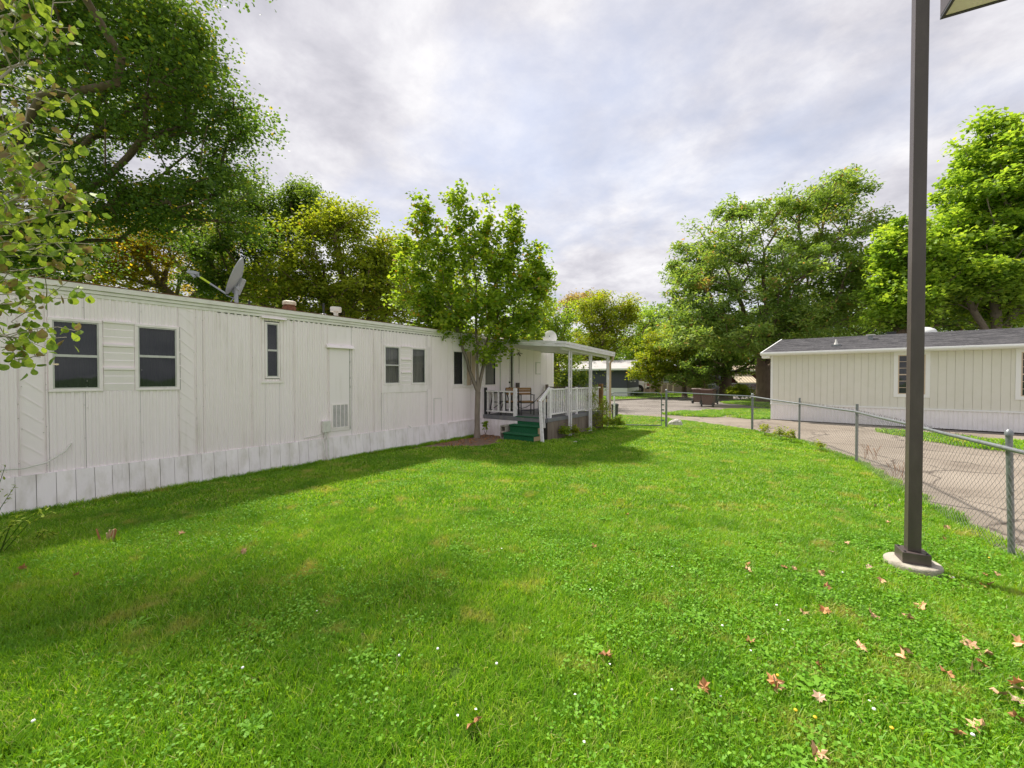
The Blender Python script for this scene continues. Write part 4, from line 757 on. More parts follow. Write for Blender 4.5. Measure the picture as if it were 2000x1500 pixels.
def sl(b, x0, x1, e): b.add([(x0, .45, 2.52), (x1, .45, 2.52), (x1, -GL/2, 3.42), (x0, -GL/2, 3.42), (x0, .45, 2.60), (x1, .45, 2.60), (x1, -GL/2, 3.5), (x0, -GL/2, 3.5), (x0, -GL - .45, 2.52), (x1, -GL - .45, 2.52), (x0, -GL - .45, 2.6), (x1, -GL - .45, 2.6)], [(0, 1, 2, 3), (4, 7, 6, 5), (0, 4, 5, 1), (3, 2, 9, 8), (7, 10, 11, 6), (8, 9, 11, 10), (0, 3, 7, 4), (3, 8, 10, 7)])
b = MB(); sl(b, -.4, 14.4, 0); part('roof', b, M['paleshingle'], nh)
b = MB(); b.box(-.42, 14.4, .452, .56, 2.46, 2.62); part('gutter', b, M['whitetrim'], nh)
b = MB()
for y0, z0, y1, z1 in ((.5, 2.5, -GL/2, 3.44), (-GL - .5, 2.5, -GL/2, 3.44)): b.bar((-.43, y0, z0), (-.43, y1, z1), .05, .2)
part('rake_board', b, M['whitetrim'], nh)
for y in (-1.35, -3.0): w = part('window', MB().box(-.06, -.037, y - .42, y + .42, 1.35, 2.35), M['whitetrim'], nh); part('pane', MB().box(-.065, -.0605, y - .33, y + .33, 1.43, 2.27), M['glass'], w)
w = part('window', MB().box(4.6, 7.6, .04, .07, 1.5, 2.45), M['whitetrim'], nh); part('pane', MB().box(4.7, 7.5, .0705, .075, 1.6, 2.37), M['glass'], w); part('shutter', MB().box(3.9, 4.55, .04, .08, 1.5, 2.45), M['wood'], nh)
b = MB(); b.box(-.06, -.04, -GL/2 - .25, -GL/2 + .25, 2.75, 3.1); part('gable_vent', b, M['whitetrim'], nh)
# tan house with long fence/porch behind the bins, and a dark red one with awning
def farhouse(name, label, px0, px1, Y, zw, zr, wm, rm, dep=5):
    a = at(px0, 750, Y); c = at(px1, 750, Y); t = thing(name, label, 'house', WORLD, (a.x, Y, 0)); b = MB(); b.box(a.x, c.x, Y, Y + dep, 0, zw); part('wall', b, wm, t)
    b = MB(); b.prism([(Y - .4, zw), (Y + dep + .4, zw), (Y + dep/2, zr)], 'x', a.x - .3, c.x + .3); part('roof', b, rm, t)
    b = MB(); b.box(a.x - .32, c.x + .32, Y - .48, Y - .402, zw - .12, zw + .06); part('eave_board', b, M['whitetrim'], t); return t, a.x, c.x
t, xa, xc = farhouse('tan_house', 'tan single storey house half hidden by trees behind the lane', 1252, 1372, 50, 2.55, 3.3, M['tanwall'], M['paleshingle'])
for k in range(4): x = xa + 1.0 + k * 1.7; w = part('window', MB().box(x, x + 1.1, 49.96, 49.995, 1.2, 2.2), M['whitetrim'], t); part('pane', MB().box(x + .08, x + 1.02, 49.95, 49.959, 1.28, 2.12), M['glass'], w)
t, xa, xc = farhouse('red_house', 'dark red house with tan striped awning beyond the brown bins', 1378, 1530, 47, 2.6, 3.3, M['red'], M['tanwall'])
b = MB(); p0 = at(1438, 731, 45.5); p1 = at(1476, 748, 44.2)
aw = part('awning', MB().prism([(46.98, 2.35), (44.9, 1.25), (44.9, 1.15), (46.98, 2.25)], 'x', at(1438, 0, 46).x, at(1478, 0, 46).x), M['awn'], t)
b = MB()
for k in range(6): x = at(1438, 0, 46).x + .2 + k * .36; b.prism([(46.9, 2.33), (44.88, 1.262), (44.88, 1.258), (46.9, 2.32)], 'x', x, x + .14)
part('awning_stripes', b, M['tanwall'], aw)
b = MB(); b.box(xa + .5, xa + 2.5, 46.95, 46.99, 1.0, 2.1); part('window', b, M['glass'], t)
pf = thing('picket_fence', 'pale open picket fence in front of the tan house', 'fence', WORLD, (at(1265, 0, 44).x, 44, 0)); xa, xc = at(1262, 0, 44).x, at(1325, 0, 44).x
pk = MB().box(-.05, .05, -.02, .02, .0, 1.15).mesh('post', M['tansash']); b = MB(); b.box(xa, xc, 43.99, 44.02, 1.05, 1.15); b.box(xa, xc, 43.99, 44.02, .1, .18); part('rail', b, M['tansash'], pf); x = xa
while x < xc: piece('post', pk, pf, (x, 43.96, 0)); x += 0.62
cf = thing('chain_link_fence', 'distant grey chain link fence in front of the red house', 'fence', WORLD, (at(1380, 0, 40).x, 40, 0)); xa, xc = at(1382, 0, 40).x, at(1500, 0, 40).x; b = MB(); b.tube([(xa, 40, 1.2), (xc, 40, 1.2)], .03, 6); part('rail', b, M['galv'], cf)
x = xa
while x < xc: part('post', MB().tube([(x, 40, 0), (x, 40, 1.25)], .035, 6), M['galv'], cf); x += 2.2
b = MB(); x = xa
while x < xc: b.bar((x, 40.02, 0), (x + 1.2, 40.02, 1.2), .012); b.bar((x + 1.2, 40.03, 0), (x, 40.03, 1.2), .012); x += .2
part('chain_link_mesh', b, M['galv'], cf, kind='stuff')
# ------------------------------------------------------------------ white pickup tail
pt = G(1252, 771.5); pk_ = thing('parked_pickup', 'white pickup truck tail sticking out behind the charcoal house', 'pickup', WORLD, (14.0, 47.0, 0)); DY = 5.0; X0 = at(1269, 0, 46.6).x
bd = MB(); bd.prism([(X0 - 5.4, .55), (X0 - .05, .55), (X0, .75), (X0 - .02, 1.32), (X0 - 1.9, 1.38), (X0 - 1.95, 1.9), (X0 - 3.5, 1.92), (X0 - 4.0, 1.40), (X0 - 5.4, 1.28), (X0 - 5.5, .8)], 'y', 41.1 + DY, 43.0 + DY); part('body', bd, M['paint'], pk_, bevel=.04)
part('tail_light', MB().box(X0 - .28, X0 + .012, 41.08 + DY, 41.2 + DY, .86, 1.2), M['lamp'], pk_, bevel=.02); part('bumper', MB().box(X0 - .3, X0 + .16, 41.05 + DY, 43.05 + DY, .5, .72), M['bin2'], pk_, bevel=.03)
for x in (X0 - 1.15, X0 - 4.6):
    w = part('wheel', MB().tube([(x, 41.02 + DY, .42), (x, 41.3 + DY, .42)], .42, 20), M['tyre'], pk_, smooth=True); part('rim', MB().tube([(x, 41.01 + DY, .42), (x, 41.05 + DY, .42)], .22, 12), M['galv'], w); part('wheel_arch', MB().tube([(x, 41.08 + DY, .47), (x, 41.12 + DY, .47)], .52, 18), M['bin2'], pk_)
part('side_window', MB().box(X0 - 3.4, X0 - 2.1, 41.085 + DY, 41.1 + DY, 1.42, 1.82), M['glass'], pk_)
# ------------------------------------------------------------------ bins, can, rock, stump
def wheelie(label, px, py, rot, m, h=1.05, w=0.6, name='wheeled_bin', grp='brown wheeled bins standing on the lane'):
    g = G(px, py); t = thing(name, label, 'trash bin', WORLD, tuple(g), grp); t.rotation_euler = (0, 0, rot); OFF[t.name] = Vector((0, 0, 0)); a, c = w/2, w/2 * .82; d, e = w*.62, w*.5
    b = MB(); b.add([(-c, -e, .06), (c, -e, .06), (c, e, .1), (-c, e, .1), (-a, -d, h*.9), (a, -d, h*.9), (a, d, h*.93), (-a, d, h*.93)], [(0, 3, 2, 1), (4, 5, 6, 7), (0, 1, 5, 4), (1, 2, 6, 5), (2, 3, 7, 6), (3, 0, 4, 7)]); part('body', b, m, t, bevel=.03)
    b = MB(); b.box(-a - .02, a + .02, -d - .03, d + .02, h*.9 + .0, h*.93 + .01); part('rim', b, m, t, bevel=.015)
    b = MB(); b.prism([(-d - .05, h*.93 + .01), (-d, h*.97), (0, h), (d, h*.99), (d + .06, h*.95), (d + .03, h*.93 + .012)], 'x', -a - .03, a + .03); l = part('lid', b, m, t, bevel=.012)
    part('handle', MB().tube([(-a + .05, d + .09, h*.9), (a - .05, d + .09, h*.9)], .016, 6), m, t)
    for s in (-1, 1): part('wheel', MB().tube([(s*c - s*.0, e + .02, .12), (s*(c + .07), e + .02, .12)], .12, 14), M['tyre'], t)
wheelie('brown wheeled bin standing further left on the lane', 1366, 788.0, 2.2, M['bin'], 1.05, .62); wheelie('brown wheeled bin nearer and right of its twin on the lane', 1384, 793.5, 2.5, M['bin'], 1.08, .70)
wheelie('narrow dark bin standing right of the brown bins', 1397, 789, 2.5, M['bin2'], .95, .32)
wheelie('black wheeled bin beyond the distant wire fence', 1393, 772, 2.8, M['bin2'], 1.1, .9)
g = G(1201, 823); t = thing('garbage_can', 'slim black garbage can standing on the grass just beyond the gate', 'trash can', WORLD, tuple(g)); b = MB(); b.lathe(g, [(.10, 0), (.135, .62), (.145, .63), (.145, .66)], 16); part('body', b, M['bin2'], t, smooth=True); part('lid', MB().lathe(g + Vector((0, 0, .662)), [(.15, 0), (.15, .03), (.1, .06), (.02, .065)], 16), M['bin2'], t, smooth=True)
single('gate_pull', MB().tube([(3.95, 15.8, .0), (3.95, 15.8, 1.05)], .03, 6), M['whitetrim'], 'thin white marker stake beyond the gate by the black can', 'stake', WORLD, (3.95, 15.8, 0))
def rock(label, c, s, seed, m='rock'):
    rg = random.Random(seed); b = MB(); n = 14; pr = []
    V = []
    for i in range(8):
        ph = math.pi / 2 * i / 7
        for k in range(n):
            t = 2*math.pi*k/n; q = 1 + .12 * math.sin(2*t + seed) + .1 * math.sin(3*t + seed*2 + i*.4) + rg.uniform(-.11, .11) + .10 * math.sin(5*t + i*1.3 + seed); V.append((s[0]*math.cos(t)*math.cos(ph)*q, s[1]*math.sin(t)*math.cos(ph)*q, s[2]*math.sin(ph) * (1 + .1*math.sin(t + seed)*math.cos(ph)) - .02))
    F = [(i*n+k, i*n+(k+1) % n, (i+1)*n+(k+1) % n, (i+1)*n+k) for i in range(7) for k in range(n)]; b.add(V, F); me = b.mesh('rock', M[m]); o = bpy.data.objects.new('rock', me); COL.objects.link(o); o.location = c; tag(o, label, 'rock'); return o
rock('large pale rock lying on the grass beyond the gate', (5.98, 14.95, 0), (.25, .16, .27), 3); rock('small pale stone by the weeds right of the porch steps', G(1124, 865), (.1, .07, .07), 5); rock('very small stone lying left of the large pale rock', G(1314, 826), (.06, .05, .06), 8)
g = G(213, 1056); t = thing('cut_stump', 'clump of broken brown stubs sticking up from the lawn at left', 'stump', WORLD, tuple(g)); rg = random.Random(4)
for k in range(9):
    a = rg.uniform(0, 6.28); r_ = rg.uniform(.0, .07); p = g + Vector((math.cos(a)*r_*1.4, math.sin(a)*r_, -.01)); q = p + Vector((math.cos(a)*.035, math.sin(a)*.03, rg.uniform(.08, .17))); part('stub', MB().tube([p, q], [.011, .007], 6), M['mulch' if k % 2 else 'woodpale'], t)
# ------------------------------------------------------------------ chain link fence and gate
def link_mesh(b, A, B, zt, zb=0.03, cell=0.037, wr=0.0019, spikes=0.035, sag=None):
    A = Vector(A); B = Vector(B); L_ = (B - A).length; d = (B - A) / L_; n = int(L_ / cell); nz = int((zt - zb) / cell); nrm = Vector((-d.y, d.x, 0))
    V = b.v; F = b.f
    for i in range(n):
        pts = []
        for k in range(nz + 1):
            x = (i + 0.5 + (0.5 if (k + i) % 2 else -0.5)) * cell; z = zb + k * cell
            off = nrm * (0.006 * math.sin(k * 0.35 + A.x) + (0.02 * math.sin(x * 2.1 + k * .2)) * (1 - k / nz)); pts.append(A + d * x + Vector((0, 0, z)) + off + nrm * (wr if k % 2 else -wr))
        if spikes: pts.append(pts[-1] + Vector((0, 0, spikes)) + d * random.uniform(-.03, .03) + nrm * random.uniform(-.03, .03))
        base = len(V)
        for p in pts:
            for q in range(3): t = 2.094 * q; V.append(tuple(p + d * (wr * math.cos(t)) + nrm * (wr * math.sin(t))))
        for k in range(len(pts) - 1):
            for q in range(3): q2 = (q + 1) % 3; F.append((base + k*3 + q, base + k*3 + q2, base + (k+1)*3 + q2, base + (k+1)*3 + q))
def link_half(b, A, B, zt, **k):
    link_mesh(b, A, B, zt, **k); c = k.get('cell', .057); d = (Vector(B) - Vector(A)).normalized()
fz = [(1.36, -3.0, 1.06), (2.86, 0.0, 1.06), (3.85, 1.98, 1.07), (4.84, 3.97, 1.07), (5.85, 6.0, 1.075), (7.0, 8.3, 1.07), (7.90, 11.24, 1.05), (7.93, 13.5, 1.14), (5.43, 14.4, 1.25)]
fence = thing('chain_link_fence', 'galvanised chain link fence running along the right edge of the lawn', 'fence', WORLD, (4.84, 3.97, 0))
for i, (x, y, z) in enumerate(fz):
    big = i >= 7; r_ = 0.036 if big else 0.025; b = MB(); lean = Vector((0.035, -0.0, 0)) if i == 3 else Vector((0, 0, 0)); top = 0.07 if big else 0.15
    b.tube([Vector((x, y, -.05)) + lean, Vector((x, y, z + top)) - lean * .4], r_, 12); pp = part('post', b, M['galv'], fence, smooth=True)
    if big or i == 3: part('post_cap', MB().lathe(Vector((x, y, z + top)) - lean * .4, [(r_ + .006, -.03), (r_ + .006, 0), (r_ * .9, .018), (r_ * .4, .03)], 12), M['galv'], pp, smooth=True)
    b = MB()
    for q in (0.35, 0.62, 0.9): zz = z * q; b.tube([(x + lean.x * (1 - zz) + r_ * math.cos(t), y + r_ * math.sin(t), zz + .004 * math.sin(t)) for t in [k * .785 for k in range(9)]], .0035, 4)
    part('tie_wires', b, M['wire'], pp, kind='stuff')
for i in range(len(fz) - 1):
    A = Vector(fz[i]); B = Vector(fz[i + 1]); rr = 0.021; d = (B - A).normalized(); o_ = Vector((d.y, -d.x, 0)) * (-.045 if i < 7 else 0)
    b = MB(); mid = (A + B) / 2 + Vector((0, 0, -.006)); b.tube([A + o_, mid + o_, B + o_], rr, 10); part('top_rail', b, M['galv'], fence, smooth=True)
    b = MB(); Az = Vector((A.x, A.y, 0)); Bz = Vector((B.x, B.y, 0)); link_mesh(b, Az + o_ * .4, Bz + o_ * .4, min(A.z, B.z) + (.03 if i < 7 else -.01), wr=0.0019 if i > 3 else 0.0017, spikes=.05 if 1 < i < 6 else .03); part('chain_link_mesh', b, M['wire'], fence, kind='stuff')
gate = thing('chain_link_gate', 'chain link gate with round cornered dark pipe frame beside the canopy', 'gate', WORLD, (3.55, 14.6, 0))
ga, gb_ = Vector((3.55, 14.75, 0)), Vector((5.28, 14.45, 0)); gd = (gb_ - ga).normalized()
pts = [ga + Vector((0, 0, .07)), ga + Vector((0, 0, 1.1)), ga + gd * .03 + Vector((0, 0, 1.18)), ga + gd * .12 + Vector((0, 0, 1.22)), gb_ - gd * .12 + Vector((0, 0, 1.22)), gb_ - gd * .03 + Vector((0, 0, 1.18)), gb_ + Vector((0, 0, 1.1)), gb_ + Vector((0, 0, .07)), ga + Vector((0, 0, .07))]
part('frame', MB().tube(pts, .02, 8), M['gatem'], gate, smooth=True)
b = MB(); link_mesh(b, ga + gd * .02, gb_ - gd * .02, 1.19, zb=.08, wr=.0026, spikes=0); part('chain_link_mesh', b, M['wire'], gate, kind='stuff')
part('hinge_post', MB().tube([ga - gd * .07 + Vector((0, 0, -.05)), ga - gd * .07 + Vector((0, 0, 1.3))], .03, 10), M['gatem'], gate, smooth=True)
b = MB(); 
for z in (.25, .62, .8): b.bar(gb_ + Vector((-.02, 0, z)), gb_ + gd * .09 + Vector((0, 0, z)), .03, .05)
part('latch', b, M['gatem'], gate)
# ------------------------------------------------------------------ lamp post
LPX, LPY = 3.66, 3.72; LA = R(-27)                      # +y of this frame points along the fence
LF = Frame(LPX, LPY, LA)
lp = thing('lamp_post', 'tall dark bronze square lamp post on a round concrete footing', 'lamp post', LF, (0, 0, 0))
foot = MB(); foot.sm = True; foot.lathe((0, 0, -.1), [(.200, 0), (.200, .155), (.198, .17), (.190, .178), (.1, .18)], 36); part('footing', foot, M['conc'], lp)
part('base_cover', MB().box(-.098, .098, -.098, .098, .081, .178), M['bronze'], lp, bevel=.004)
b = MB()
for s in ((-1, -1), (1, 1), (-1, 1), (1, -1)): b.tube([(s[0] * .075, s[1] * .075, .178), (s[0] * .075, s[1] * .075, .186)], .009, 8)
part('bolts', b, M['black'], lp)
part('pole', MB().box(-.047, .047, -.047, .047, .1785, 5.6), M['bronze'], lp, bevel=.004)
part('pole_cap', MB().box(-.051, .051, -.051, .051, 5.601, 5.62), M['bronze'], lp)
part('arm', MB().tube([(.0475, 0, 5.27), (.24, 0, 5.27)], .055, 14), M['bronze'], lp, smooth=True)
hd = part('lamp_head', MB().prism([(.22, 5.10), (.66, 5.10), (.68, 5.13), (.66, 5.20), (.50, 5.38), (.26, 5.38), (.22, 5.30)], 'y', -.26, .27), M['bronze'], lp, bevel=.008)
b = MB(); b.box(.222, .66, -.262, -.235, 5.08, 5.0995); b.box(.222, .66, .24, .272, 5.08, 5.0995); b.box(.222, .245, -.235, .24, 5.08, 5.0995); b.box(.64, .66, -.235, .24, 5.08, 5.0995); part('lens_frame', b, M['black'], hd)
part('lens', MB().box(.246, .639, -.234, .239, 5.085, 5.0995), M['lens'], hd)
b = MB()
for z in (5.21, 5.26): b.tube([(-.049, 0, z), (-.0465, 0, z)], .006, 8)
part('screw_holes', b, M['black'], lp)
# ------------------------------------------------------------------ trees behind and around
T = tree
T('cottonwood_tree', 'huge dark green cottonwood spreading over the left end of the white home', (-18.8, 13.8, 0), 0.42,
  [env(40, 130, 13, 330, 190, 3.2), env(330, 250, 12.5, 170, 110, 2.6), env(230, 60, 12.5, 150, 130, 2.6), env(350, 60, 12.2, 30, 60, 1.0), env(420, 400, 12.5, 100, 60, 1.8), env(110, 400, 12.5, 220, 100, 2.6), env(250, 385, 12.5, 100, 38, 2.0), env(30, 470, 12.5, 110, 50, 2.2), env(-150, -150, 13, 300, 260, 3.5), env(150, -170, 13, 250, 150, 3.0), env(400, 150, 12.3, 60, 45, 1.5), env(470, 235, 12.2, 50, 25, 1.2), (-6.6, 9.2, 11.1, 2.0, .7, .55, 1.0), (-8.6, 8.8, 11.4, 1.6, .9, .7, 1.3)],  # last two blobs: unseen boughs added above the view to shade the lawn
  700, 165000, (.105, .085), 'cotton', lead=[(-18.6, 13.6, 3.0), (-18.2, 13.6, 7.5), (-17.0, 13.5, 11.5)], seed=11, sig=.46, flat=.62)
T('yellowing_tree', 'open yellow and ochre leaved tree behind the roof at left', (-15.0, 21, 0), 0.25, [env(320, 490, 20, 120, 75, 2.5), env(200, 520, 20, 90, 60, 2.2), env(400, 470, 20.5, 70, 60, 2.0), env(240, 450, 20, 60, 40, 1.5)], 190, 30000, (.13, .10), 'yellow', lead=[(-15.6, 20.5, 2.6), (-16.0, 20.3, 5.0)], seed=12, sig=.42, flat=.6)
T('yellowing_tree', 'second yellow leaved tree low behind the roof beside the dish', (-12.0, 25, 0), 0.2, [env(430, 570, 24, 110, 50, 2.5), env(540, 590, 24, 60, 40, 2.0)], 60, 7000, (.13, .10), 'yellow', seed=31, sig=.4)
T('dark_tree', 'shadowy green tree low behind the near end of the white home', (-17.5, 16.5, 0), 0.2, [env(10, 480, 16, 100, 60, 2.0), env(60, 540, 16, 70, 30, 1.8), env(-60, 520, 16, 90, 60, 2.0)], 120, 16000, (.12, .09), 'cotton', seed=32, sig=.36)
T('feathery_tree', 'tall narrow deep green tree with spiky tops behind the large dish', (-9.8, 17.5, 0), 0.25, [env(455, 470, 17, 85, 95, 1.8), env(560, 455, 17, 40, 75, 1.2), env(595, 400, 17, 28, 48, .8), env(500, 420, 17, 60, 70, 1.6), env(430, 560, 17, 60, 50, 1.6), env(575, 372, 17, 10, 25, .5), env(610, 440, 17, 40, 14, .7)], 260, 42000, (.12, .075), 'deep', lead=[(-9.9, 17.2, 3.5), (-9.5, 17.1, 6.0)], seed=13, sig=.30, flat=.8)
T('olive_tree', 'broad rounded olive green tree behind the middle of the white home', (-6.4, 16.8, 0), 0.26, [env(640, 520, 16, 105, 85, 2.2), env(560, 560, 16, 80, 80, 2.0), env(730, 560, 16, 85, 75, 2.0), env(645, 445, 16, 70, 30, 1.3), env(640, 410, 16, 12, 22, .4), env(685, 430, 16, 35, 25, .8), env(760, 500, 16, 45, 40, 1.2), env(640, 600, 16, 120, 50, 2)], 300, 44000, (.12, .085), 'olive', lead=[(-6.6, 16.4, 3.0), (-6.8, 16.2, 4.4)], seed=14, sig=.33, flat=.65)
T('olive_tree', 'dense olive tree right behind the far half of the white home', (-2.5, 19.5, 0), 0.2, [env(810, 560, 18.5, 90, 90, 2.2), env(720, 600, 18.5, 80, 60, 2.0), env(900, 600, 18.5, 90, 70, 2.0)], 150, 18000, (.12, .09), 'olive', seed=15, sig=.36)
# the young maple in front of the porch
mb_ = TR.w((8.30, -0.36, 0)); my = mb_.y
T('young_maple', 'young green maple with forked slender trunks growing at the porch corner', tuple(mb_), 0.078,
  [env(925, 610, my, 135, 58, 1.4, 2.4), env(930, 540, my, 125, 60, 1.2, 2.2), env(825, 545, my, 62, 80, .8, 2.4), env(1015, 570, my, 68, 75, 1.0, 1.8), env(905, 470, my, 40, 60, .6, 1.2), env(960, 480, my, 45, 55, .6, 1.3), env(826, 430, my, 16, 68, .3, 3), env(893, 415, my, 15, 66, .3, 3.5), env(922, 420, my, 10, 56, .2, 2), env(948, 430, my, 15, 58, .3, 3), env(1002, 455, my, 15, 56, .3, 3), env(1046, 520, my, 14, 66, .3, 3), env(785, 490, my, 13, 44, .3, 2), env(860, 480, my, 20, 50, .3), env(1070, 580, my, 20, 50, .4), env(1000, 640, my, 75, 32, .9, 1.5), env(850, 630, my, 55, 32, .7, 1.3), env(965, 692, my, 38, 20, .5), env(893, 672, my, 18, 10, .3)],
  500, 22000, (.125, .105), 'maple', lead=[(mb_.x + .01, mb_.y, .7), (mb_.x + .03, mb_.y, 1.35)], stems=[[at(917, 724, my), at(898, 655, my), at(880, 600, my)], [at(931, 700, my), at(930, 600, my), at(925, 500, my)], [at(944, 716, my + .2), at(952, 660, my + .3), at(985, 590, my + .3)]], seed=16, sig=.17, flat=.9, bark='barkg', step=.35, droop=.15, up=.9)
T('green_tree', 'bright green tree rising behind the porch canopy', (3.0, 27, 0), 0.25, [env(1075, 640, 26, 55, 75, 2.0), env(1030, 640, 26, 60, 60, 2.0), env(1100, 690, 26, 45, 50, 1.5)], 120, 14000, (.16, .12), 'maple', seed=17, sig=.42)
T('lime_tree', 'yellow green tree with rusty tinged top beyond the canopy', (8.9, 47, 0), 0.4, [env(1180, 650, 46, 62, 60, 3.5), env(1165, 605, 46, 45, 35, 2.5), env(1215, 610, 46, 35, 30, 2.0), env(1150, 690, 46, 45, 40, 3)], 190, 20000, (.28, .15), 'lime', seed=18, sig=.65)
T('rusty_tree', 'small rusty bronze tree top behind the lime green tree', (6.2, 55, 0), 0.3, [env(1125, 600, 54, 28, 28, 2.0), env(1155, 590, 54, 25, 20, 1.8)], 60, 5000, (.3, .16), 'bronze', seed=19, sig=.7)
T('green_tree', 'rounded deep green tree far beyond the lane', (14.5, 52, 0), 0.35, [env(1265, 650, 52, 55, 60, 3.5), env(1300, 640, 52, 40, 45, 3), env(1240, 690, 52, 40, 35, 3)], 150, 14000, (.28, .2), 'catalpa', seed=20, sig=.7)
T('street_maple', 'yellow green maple overhanging the tan house across the lane', (15.6, 37, 0), 0.2, [env(1300, 690, 36, 62, 42, 2.5), env(1350, 690, 36, 60, 45, 2.5), env(1270, 720, 36, 35, 25, 1.6), env(1330, 650, 36, 40, 35, 2)], 220, 24000, (.20, .15), 'lime', lead=[(15.4, 36.9, 2.0), (15.0, 36.6, 3.4)], seed=21, sig=.42, flat=.6)
T('shade_tree', 'dark leaved tree on a thick brown trunk before the red house', (18.0, 34.5, 0), 0.45, [env(1400, 670, 34, 60, 50, 2.5), env(1370, 720, 34, 50, 25, 2.0), env(1440, 690, 34, 50, 45, 2.5), env(1330, 740, 34, 20, 14, 1.2)], 170, 17000, (.22, .12), 'locust', lead=[(18.0, 34.4, 2.0), (17.9, 34.2, 3.5)], seed=22, sig=.45)
T('spreading_tree', 'very large spreading tree with thick forked trunk behind the green home corner', (17.9, 29, 0), 0.46,
  [env(1480, 560, 29, 150, 110, 4.5), env(1390, 500, 29, 75, 75, 3.5), env(1600, 480, 29, 110, 90, 4), env(1620, 390, 29, 70, 40, 2.5), env(1530, 410, 29, 50, 35, 2.2), env(1670, 560, 29, 70, 75, 3), env(1380, 620, 28, 80, 55, 3), env(1480, 650, 28, 130, 45, 4), env(1600, 620, 29, 110, 50, 3.5), env(1430, 420, 29, 50, 22, 2), env(1650, 365, 29, 35, 16, 1.5), env(1690, 440, 29, 30, 20, 1.5), env(1340, 560, 28.5, 35, 50, 2), env(1335, 650, 27, 45, 40, 2)],
  560, 74000, (.31, .11), 'locust', lead=[(17.8, 29, 1.4), (17.7, 29, 2.6)], stems=[[(16.8, 28.8, 5.0), (15.2, 28.6, 8.5)], [(17.6, 28.6, 6), (17.4, 28.4, 10.5)], [(18.6, 29.2, 5.4), (20.2, 29.4, 9.5)], [(18.2, 29.6, 4.5), (20.8, 30, 7)]], seed=23, sig=.56, flat=.55, droop=.35, step=.8, outer=2.2)
T('catalpa_tree', 'tall bright green large leaved tree above the green home at right', (27.0, 22.9, 0), 0.36,
  [env(1950, 560, 23, 130, 60, 3.5), env(1925, 470, 23, 105, 60, 3.2), env(1945, 370, 23, 90, 60, 2.8), env(1945, 290, 23, 60, 45, 2.2), env(1990, 270, 23, 40, 30, 1.8), env(1935, 235, 23, 20, 18, .9), env(2080, 430, 23, 110, 150, 3.5), env(1860, 560, 23, 60, 40, 2.5), env(1845, 500, 23, 40, 30, 2)],
  460, 75000, (.25, .19), 'catalpa', lead=[(27.0, 22.9, 2.0), (27.0, 22.9, 3.6)], stems=[[(27.0, 22.9, 7), (27.1, 22.8, 10.5)], [(28.2, 22.9, 5.8), (29, 23, 8.5)], [(25.8, 22.9, 5.4), (24.8, 22.8, 7.5)]], seed=24, sig=.50, flat=.6, bark='barkg', up=1.4, droop=.0, outer=2.3)
T('catalpa_tree', 'narrower bright green tree showing left of the lamp post', (22.3, 23.6, 0), 0.3, [env(1765, 500, 23, 38, 70, 1.7), env(1755, 600, 23, 40, 50, 2.0), env(1800, 560, 23, 45, 60, 2.0), env(1750, 450, 23, 15, 22, .8)], 160, 18000, (.24, .18), 'catalpa', seed=25, sig=.45, flat=.65, up=1.2)
T('dark_tree', 'shaded dark green tree low behind the ridge of the green home', (30, 33, 0), 0.3, [env(1860, 610, 33, 90, 50, 3.5), env(1960, 610, 33, 90, 45, 3.5), env(1770, 620, 34, 60, 40, 3)], 190, 20000, (.26, .16), 'deep', seed=26, sig=.6)
T('dark_tree', 'shaded deep green tree filling the gap behind the spreading tree', (24, 40, 0), 0.35, [env(1640, 620, 40, 90, 55, 4), env(1560, 640, 40, 80, 50, 4), env(1720, 600, 40, 60, 50, 3)], 170, 17000, (.28, .17), 'deep', seed=27, sig=.7)
# far greenery that reads as one mass
def mass(name, label, segs, n, leaf, kind, seed):
    rng = np.random.default_rng(seed); w = np.array([s[3] * s[4] for s in segs]); ch = rng.choice(len(segs), n // 40, p=w / w.sum()); cl = []
    for i in ch: s = segs[i]; d = unit(rng.normal(0, 1, (1, 3)))[0]; cl.append((s[0] + d[0]*s[3], s[1] + d[1]*s[4], s[2] + d[2]*s[5]))
    cl = np.array(cl); c = np.repeat(cl, 40, 0) + rng.normal(0, 1, (len(cl)*40, 3)) * np.array([.8, .8, .5]); c = c[c[:, 2] > 0]; v, f = leaf_quads(c, leaf[0], leaf[1], rng)
    o = bpy.data.objects.new(name, fast_mesh(name, v, f, LM[kind], np.clip(rng.normal(.45, .22, len(c)), 0, .98))); COL.objects.link(o); tag(o, label, kind='stuff')
mass('distant_trees', 'far band of trees and hedges closing the view behind all the homes', [(-40, 40, 4, 9, 5, 4), (-28, 42, 4, 9, 5, 4), (-16, 44, 4, 8, 4, 4), (-4, 60, 4, 9, 4, 4.5), (10, 66, 4, 10, 4, 5), (26, 66, 4, 10, 4, 5), (42, 58, 4, 10, 4, 5), (52, 44, 4, 8, 5, 5), (60, 30, 4, 5, 9, 5), (24, 56, 3, 9, 3, 3.5), (14, 57, 3, 7, 3, 3.5)], 60000, (.5, .35), 'deep', 40)
mass('hedge', 'overgrown hedge line behind the white home', [(-11.5, 10.5, 2.2, 1.6, 1.6, 1.3), (-9, 13.5, 2.2, 2, 1.6, 1.4), (-6, 17, 2.2, 2.2, 1.5, 1.4), (-2.5, 21, 2.2, 2.5, 1.5, 1.5), (1.0, 24, 2, 2.5, 1.5, 1.6)], 22000, (.13, .09), 'olive', 41)
